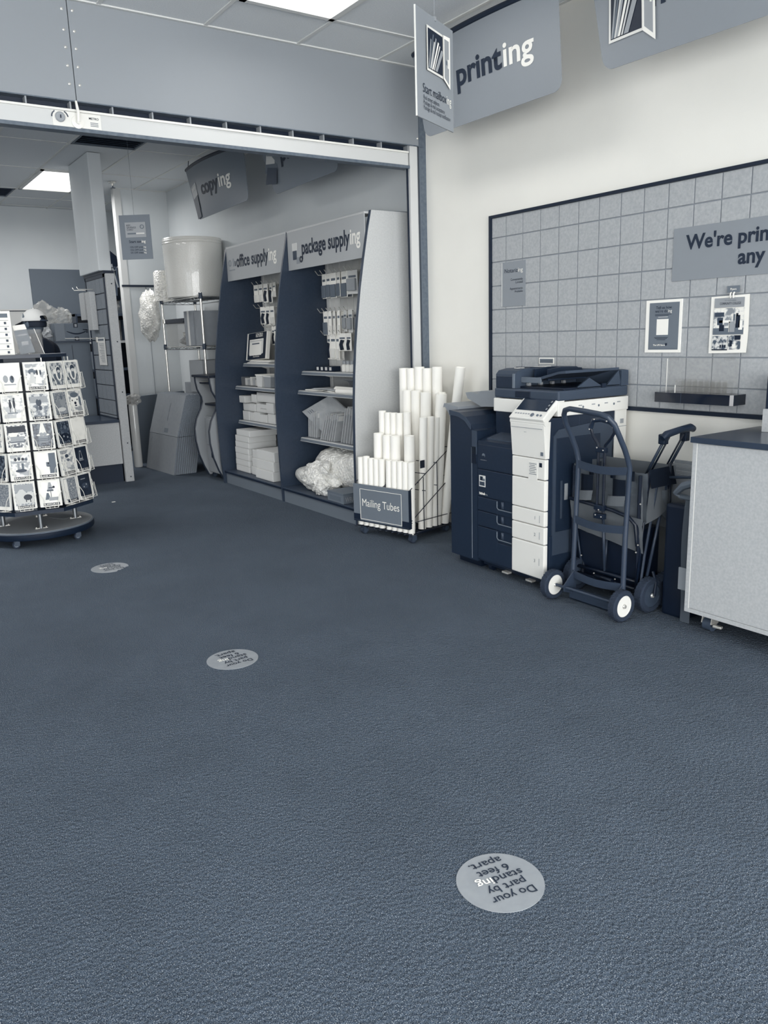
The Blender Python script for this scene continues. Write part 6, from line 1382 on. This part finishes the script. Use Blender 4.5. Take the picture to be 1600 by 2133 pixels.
def add_card(fc, row, colm, spec, ang, off, tiltx=.0):
    kind, ms, cap, desc = spec
    n = Vector((math.cos(ang), math.sin(ang), 0)); tdir = UP.cross(n)    # tdir points right as seen from outside
    z = 1.103-.2045*row
    p = Vector((RX, RY, 0))+n*.405+tdir*off+Vector((0, 0, z))
    lab = f'{desc}, {ROWN[row]} row, {FACEN[fc]}'
    t = thing('greeting_card', lab, 'card', tuple(p), 0, 'greeting cards in the revolving rack')
    M4 = Matrix((tdir, -n, UP)).transposed().to_4x4(); M4.translation = p
    t.matrix_basis = M4 @ Matrix.Rotation(-.09, 4, 'X'); WM[t.name] = t.matrix_basis.copy()
    link(bpy.data.objects.new('card_board', card_me), t, False); link(bpy.data.objects.new('envelopes', env_me), t, False)
    o = bpy.data.objects.new('picture', G().box(-pw/2, pw/2, -.0011, 0, .026, CH-.010).mesh('picture', pic(kind))); link(o, t, False)
    if ms:
        g = motif_mesh(ms); me = bpy.data.meshes.new('motif'); g.bm.to_mesh(me); g.bm.free()
        for m in g.m: me.materials.append(m)
        link(bpy.data.objects.new('motif', me), o, False).parent = o
    if cap:
        dk = kind not in ('navy', 'dark')
        c = bpy.data.objects.new('caption', G().box(-pw*.42, pw*.46, -.0042, -.0030, .008, .026).mesh('caption', M_['navy'])); link(c, t, False)
        text(cap, c, (0, -.0044, .0115), PX, UP, M_['inkw'], width=pw*min(.82, .09*len(cap)+.1), size=.0155, align='c', bold=.02, world=False)
    # wire pocket, part of the rack
    def W(u, v, w_): return tuple(M4 @ Vector((u, v, w_)))
    g = G(); g.tube([W(-.045, .02, -.035), W(-.045, -.03, -.012), W(-.056, -.018, .075), W(-.04, -.016, .10), W(.04, -.016, .10), W(.056, -.018, .075), W(.045, -.03, -.012), W(.045, .02, -.035)] if False else [W(-.04, .03, -.02), W(-.04, -.022, -.008), W(-.05, -.012, .06), W(-.075, -.004, .105)], .0022, 5)
    part('pocket_wire', g, M_['wirew'], rk)
    g = G(); g.tube([W(.04, .03, -.02), W(.04, -.022, -.008), W(.05, -.012, .06), W(.075, -.004, .105)], .0022, 5); part('pocket_wire', g, M_['wirew'], rk)
    g = G(); g.tube([W(-.04, -.02, -.008), W(.04, -.02, -.008)], .0022, 5); part('pocket_wire', g, M_['wirew'], rk)
    for u in (-.012, .02): part('pocket_leg', G().cyl(W(u, .06, -.012), W(u, .0, -.012), .004, 6), M_['wirew'], rk)
for (fc, row, cc), spec in CARDS.items():
    add_card(fc, row, cc, spec, AX+fc*PI/4, (-.083, .083)[cc] if fc == 0 else (-.075, .078)[cc])
random.seed(21)
for row in range(5):
    kk = ['mid', 'busy', 'pale', 'dark', 'grey']
    add_card(-1, row, 1, (kk[row], [], 'BIRTHDAY' if row % 2 else None, ['mottled card', 'speckled card captioned Birthday', 'pale mottled card', 'dark card captioned Birthday', 'grey card'][row]), AX-PI/4, .078)
    add_card(2, row, 0, (['white', 'pale', 'grey', 'white', 'white'][row], [(R__, .2+.2*k, .5, .05, .9, 'grey') for k in range(4)], None, ['white card with grey stripes', 'pale striped card', 'grey striped card', 'plain striped card', 'white pinstriped card'][row]), AX+PI/2, -.072)
# narrow dark cards in the corner between the two near faces
for row in range(5):
    a = AX+PI/8; n = Vector((math.cos(a), math.sin(a), 0)); td = UP.cross(n); p = Vector((RX, RY, 0))+n*.33+Vector((0, 0, 1.10-.2045*row))
    t = thing('greeting_card', f'{["dark card lettered LO and same","dotted grey card","dark star card","navy script card","pale lettered card"][row]} deep in the card rack corner, {ROWN[row]} row', 'card', tuple(p), 0, 'greeting cards in the revolving rack')
    M4 = Matrix((td, -n, UP)).transposed().to_4x4(); M4.translation = p; t.matrix_basis = M4; WM[t.name] = M4.copy()
    o = bpy.data.objects.new('card_board', G().box(-.055, .055, 0, .003, 0, .185).mesh('card_board', pic(['dark', 'mid', 'dark', 'navy', 'grey'][row]))); link(o, t, False)
    e = bpy.data.objects.new('envelopes', G().box(-.057, .057, .004, .012, .002, .19).mesh('envelopes', M_['paper2'])); link(e, t, False)
    if row == 0:
        text('LO', o, (.0, -.0006, .135), PX, UP, M_['inkw'], size=.03, world=False, align='c'); text('same', o, (.0, -.0006, .095), PX, UP, M_['inkw'], size=.025, world=False, align='c')
    else: text(['', 'BIRTHDAY', 'BIRTHDAY', 'Way', 'YOU'][row], o, (.0, -.0006, .03 if row < 3 else .12), PX, UP, M_['inkw'], size=.018 if row < 3 else .035, world=False, align='c')
# on top of the rack: price sheet in a stand and brochures in clear holders
t = thing('price_sheet', 'tall white price list standing on top of the card rack', 'sign', (.95, 6.16, 1.345))
PT2 = Matrix.Translation((.975, 6.14, 1.347)) @ Matrix.Rotation(math.radians(-8), 4, 'Z') @ Matrix.Rotation(-.12, 4, 'X')
part('sheet', G().box(-.14, .105, 0, .003, 0, .30, T=PT2, m=M_['paper']), None, t)
part('heading', G().box(-.13, .088, -.001, 0, .255, .283, T=PT2, m=M_['grey']), None, t)
for k in range(6):
    part('row_line', G().box(-.13, .09, -.0008, 0, .235-.04*k, .237-.04*k, T=PT2, m=M_['grey']), None, t)
    part('price', G().box(.06, .075, -.0008, 0, .21-.04*k, .226-.04*k, T=PT2, m=M_['dgrey']), None, t)
for k, (x, y, l) in enumerate(((1.17, 6.13, 'clear acrylic holder with a leaning white brochure on top of the card rack'), (1.08, 6.19, 'second clear acrylic holder, behind the first on the card rack'))):
    t = thing('brochure_holder', l, 'holder', (x, y, 1.346)); HT = Matrix.Translation((x, y, 1.347)) @ Matrix.Rotation(math.radians(-10), 4, 'Z')
    g = G(); g.box(-.10, .10, 0, .003, 0, .17, T=HT); g.prism([(-.10, 0), (.10, 0), (.085, .17), (-.105, .17)], 'y', .06, .063, T=HT); g.box(-.10, -.097, 0, .06, 0, .17, T=HT); g.prism([(.097, 0), (.10, 0), (.088, .17), (.085, .17)], 'y', 0, .06, T=HT); g.box(-.10, .10, 0, .06, 0, .004, T=HT)
    part('clear_pocket', g, acrylic, t)
    part('painted_glint', G().prism([(.10, 0), (.104, 0), (.054, .215-.04), (.05, .175)], 'y', -.003, -.001, m=M_['white'], T=HT), None, t)  # glint on the clear pocket, painted as a white strip
    BT = HT @ Matrix.Translation((-.01, .03, .005)) @ Matrix.Rotation(-.12, 4, 'Y')
    bro = part('brochure', G().prism([(-.045, 0), (.055, 0), (.03, .20), (-.05, .20)], 'y', 0, .004, m=M_['signd' if k == 0 else 'paper2'], T=BT), None, t)
    part('brochure_head', G().prism([(-.048, .165), (.036, .165), (.03, .20), (-.05, .20)], 'y', -.0015, 0, m=M_['paper'], T=BT), None, t)
    part('brochure_print', G().box(-.02, .025, -.001, 0, .06, .085, m=M_['silver'], T=BT), None, t)
    part('brochure_print', G().box(-.03, .028, -.001, 0, .125, .135, m=M_['silver'], T=BT), None, t)
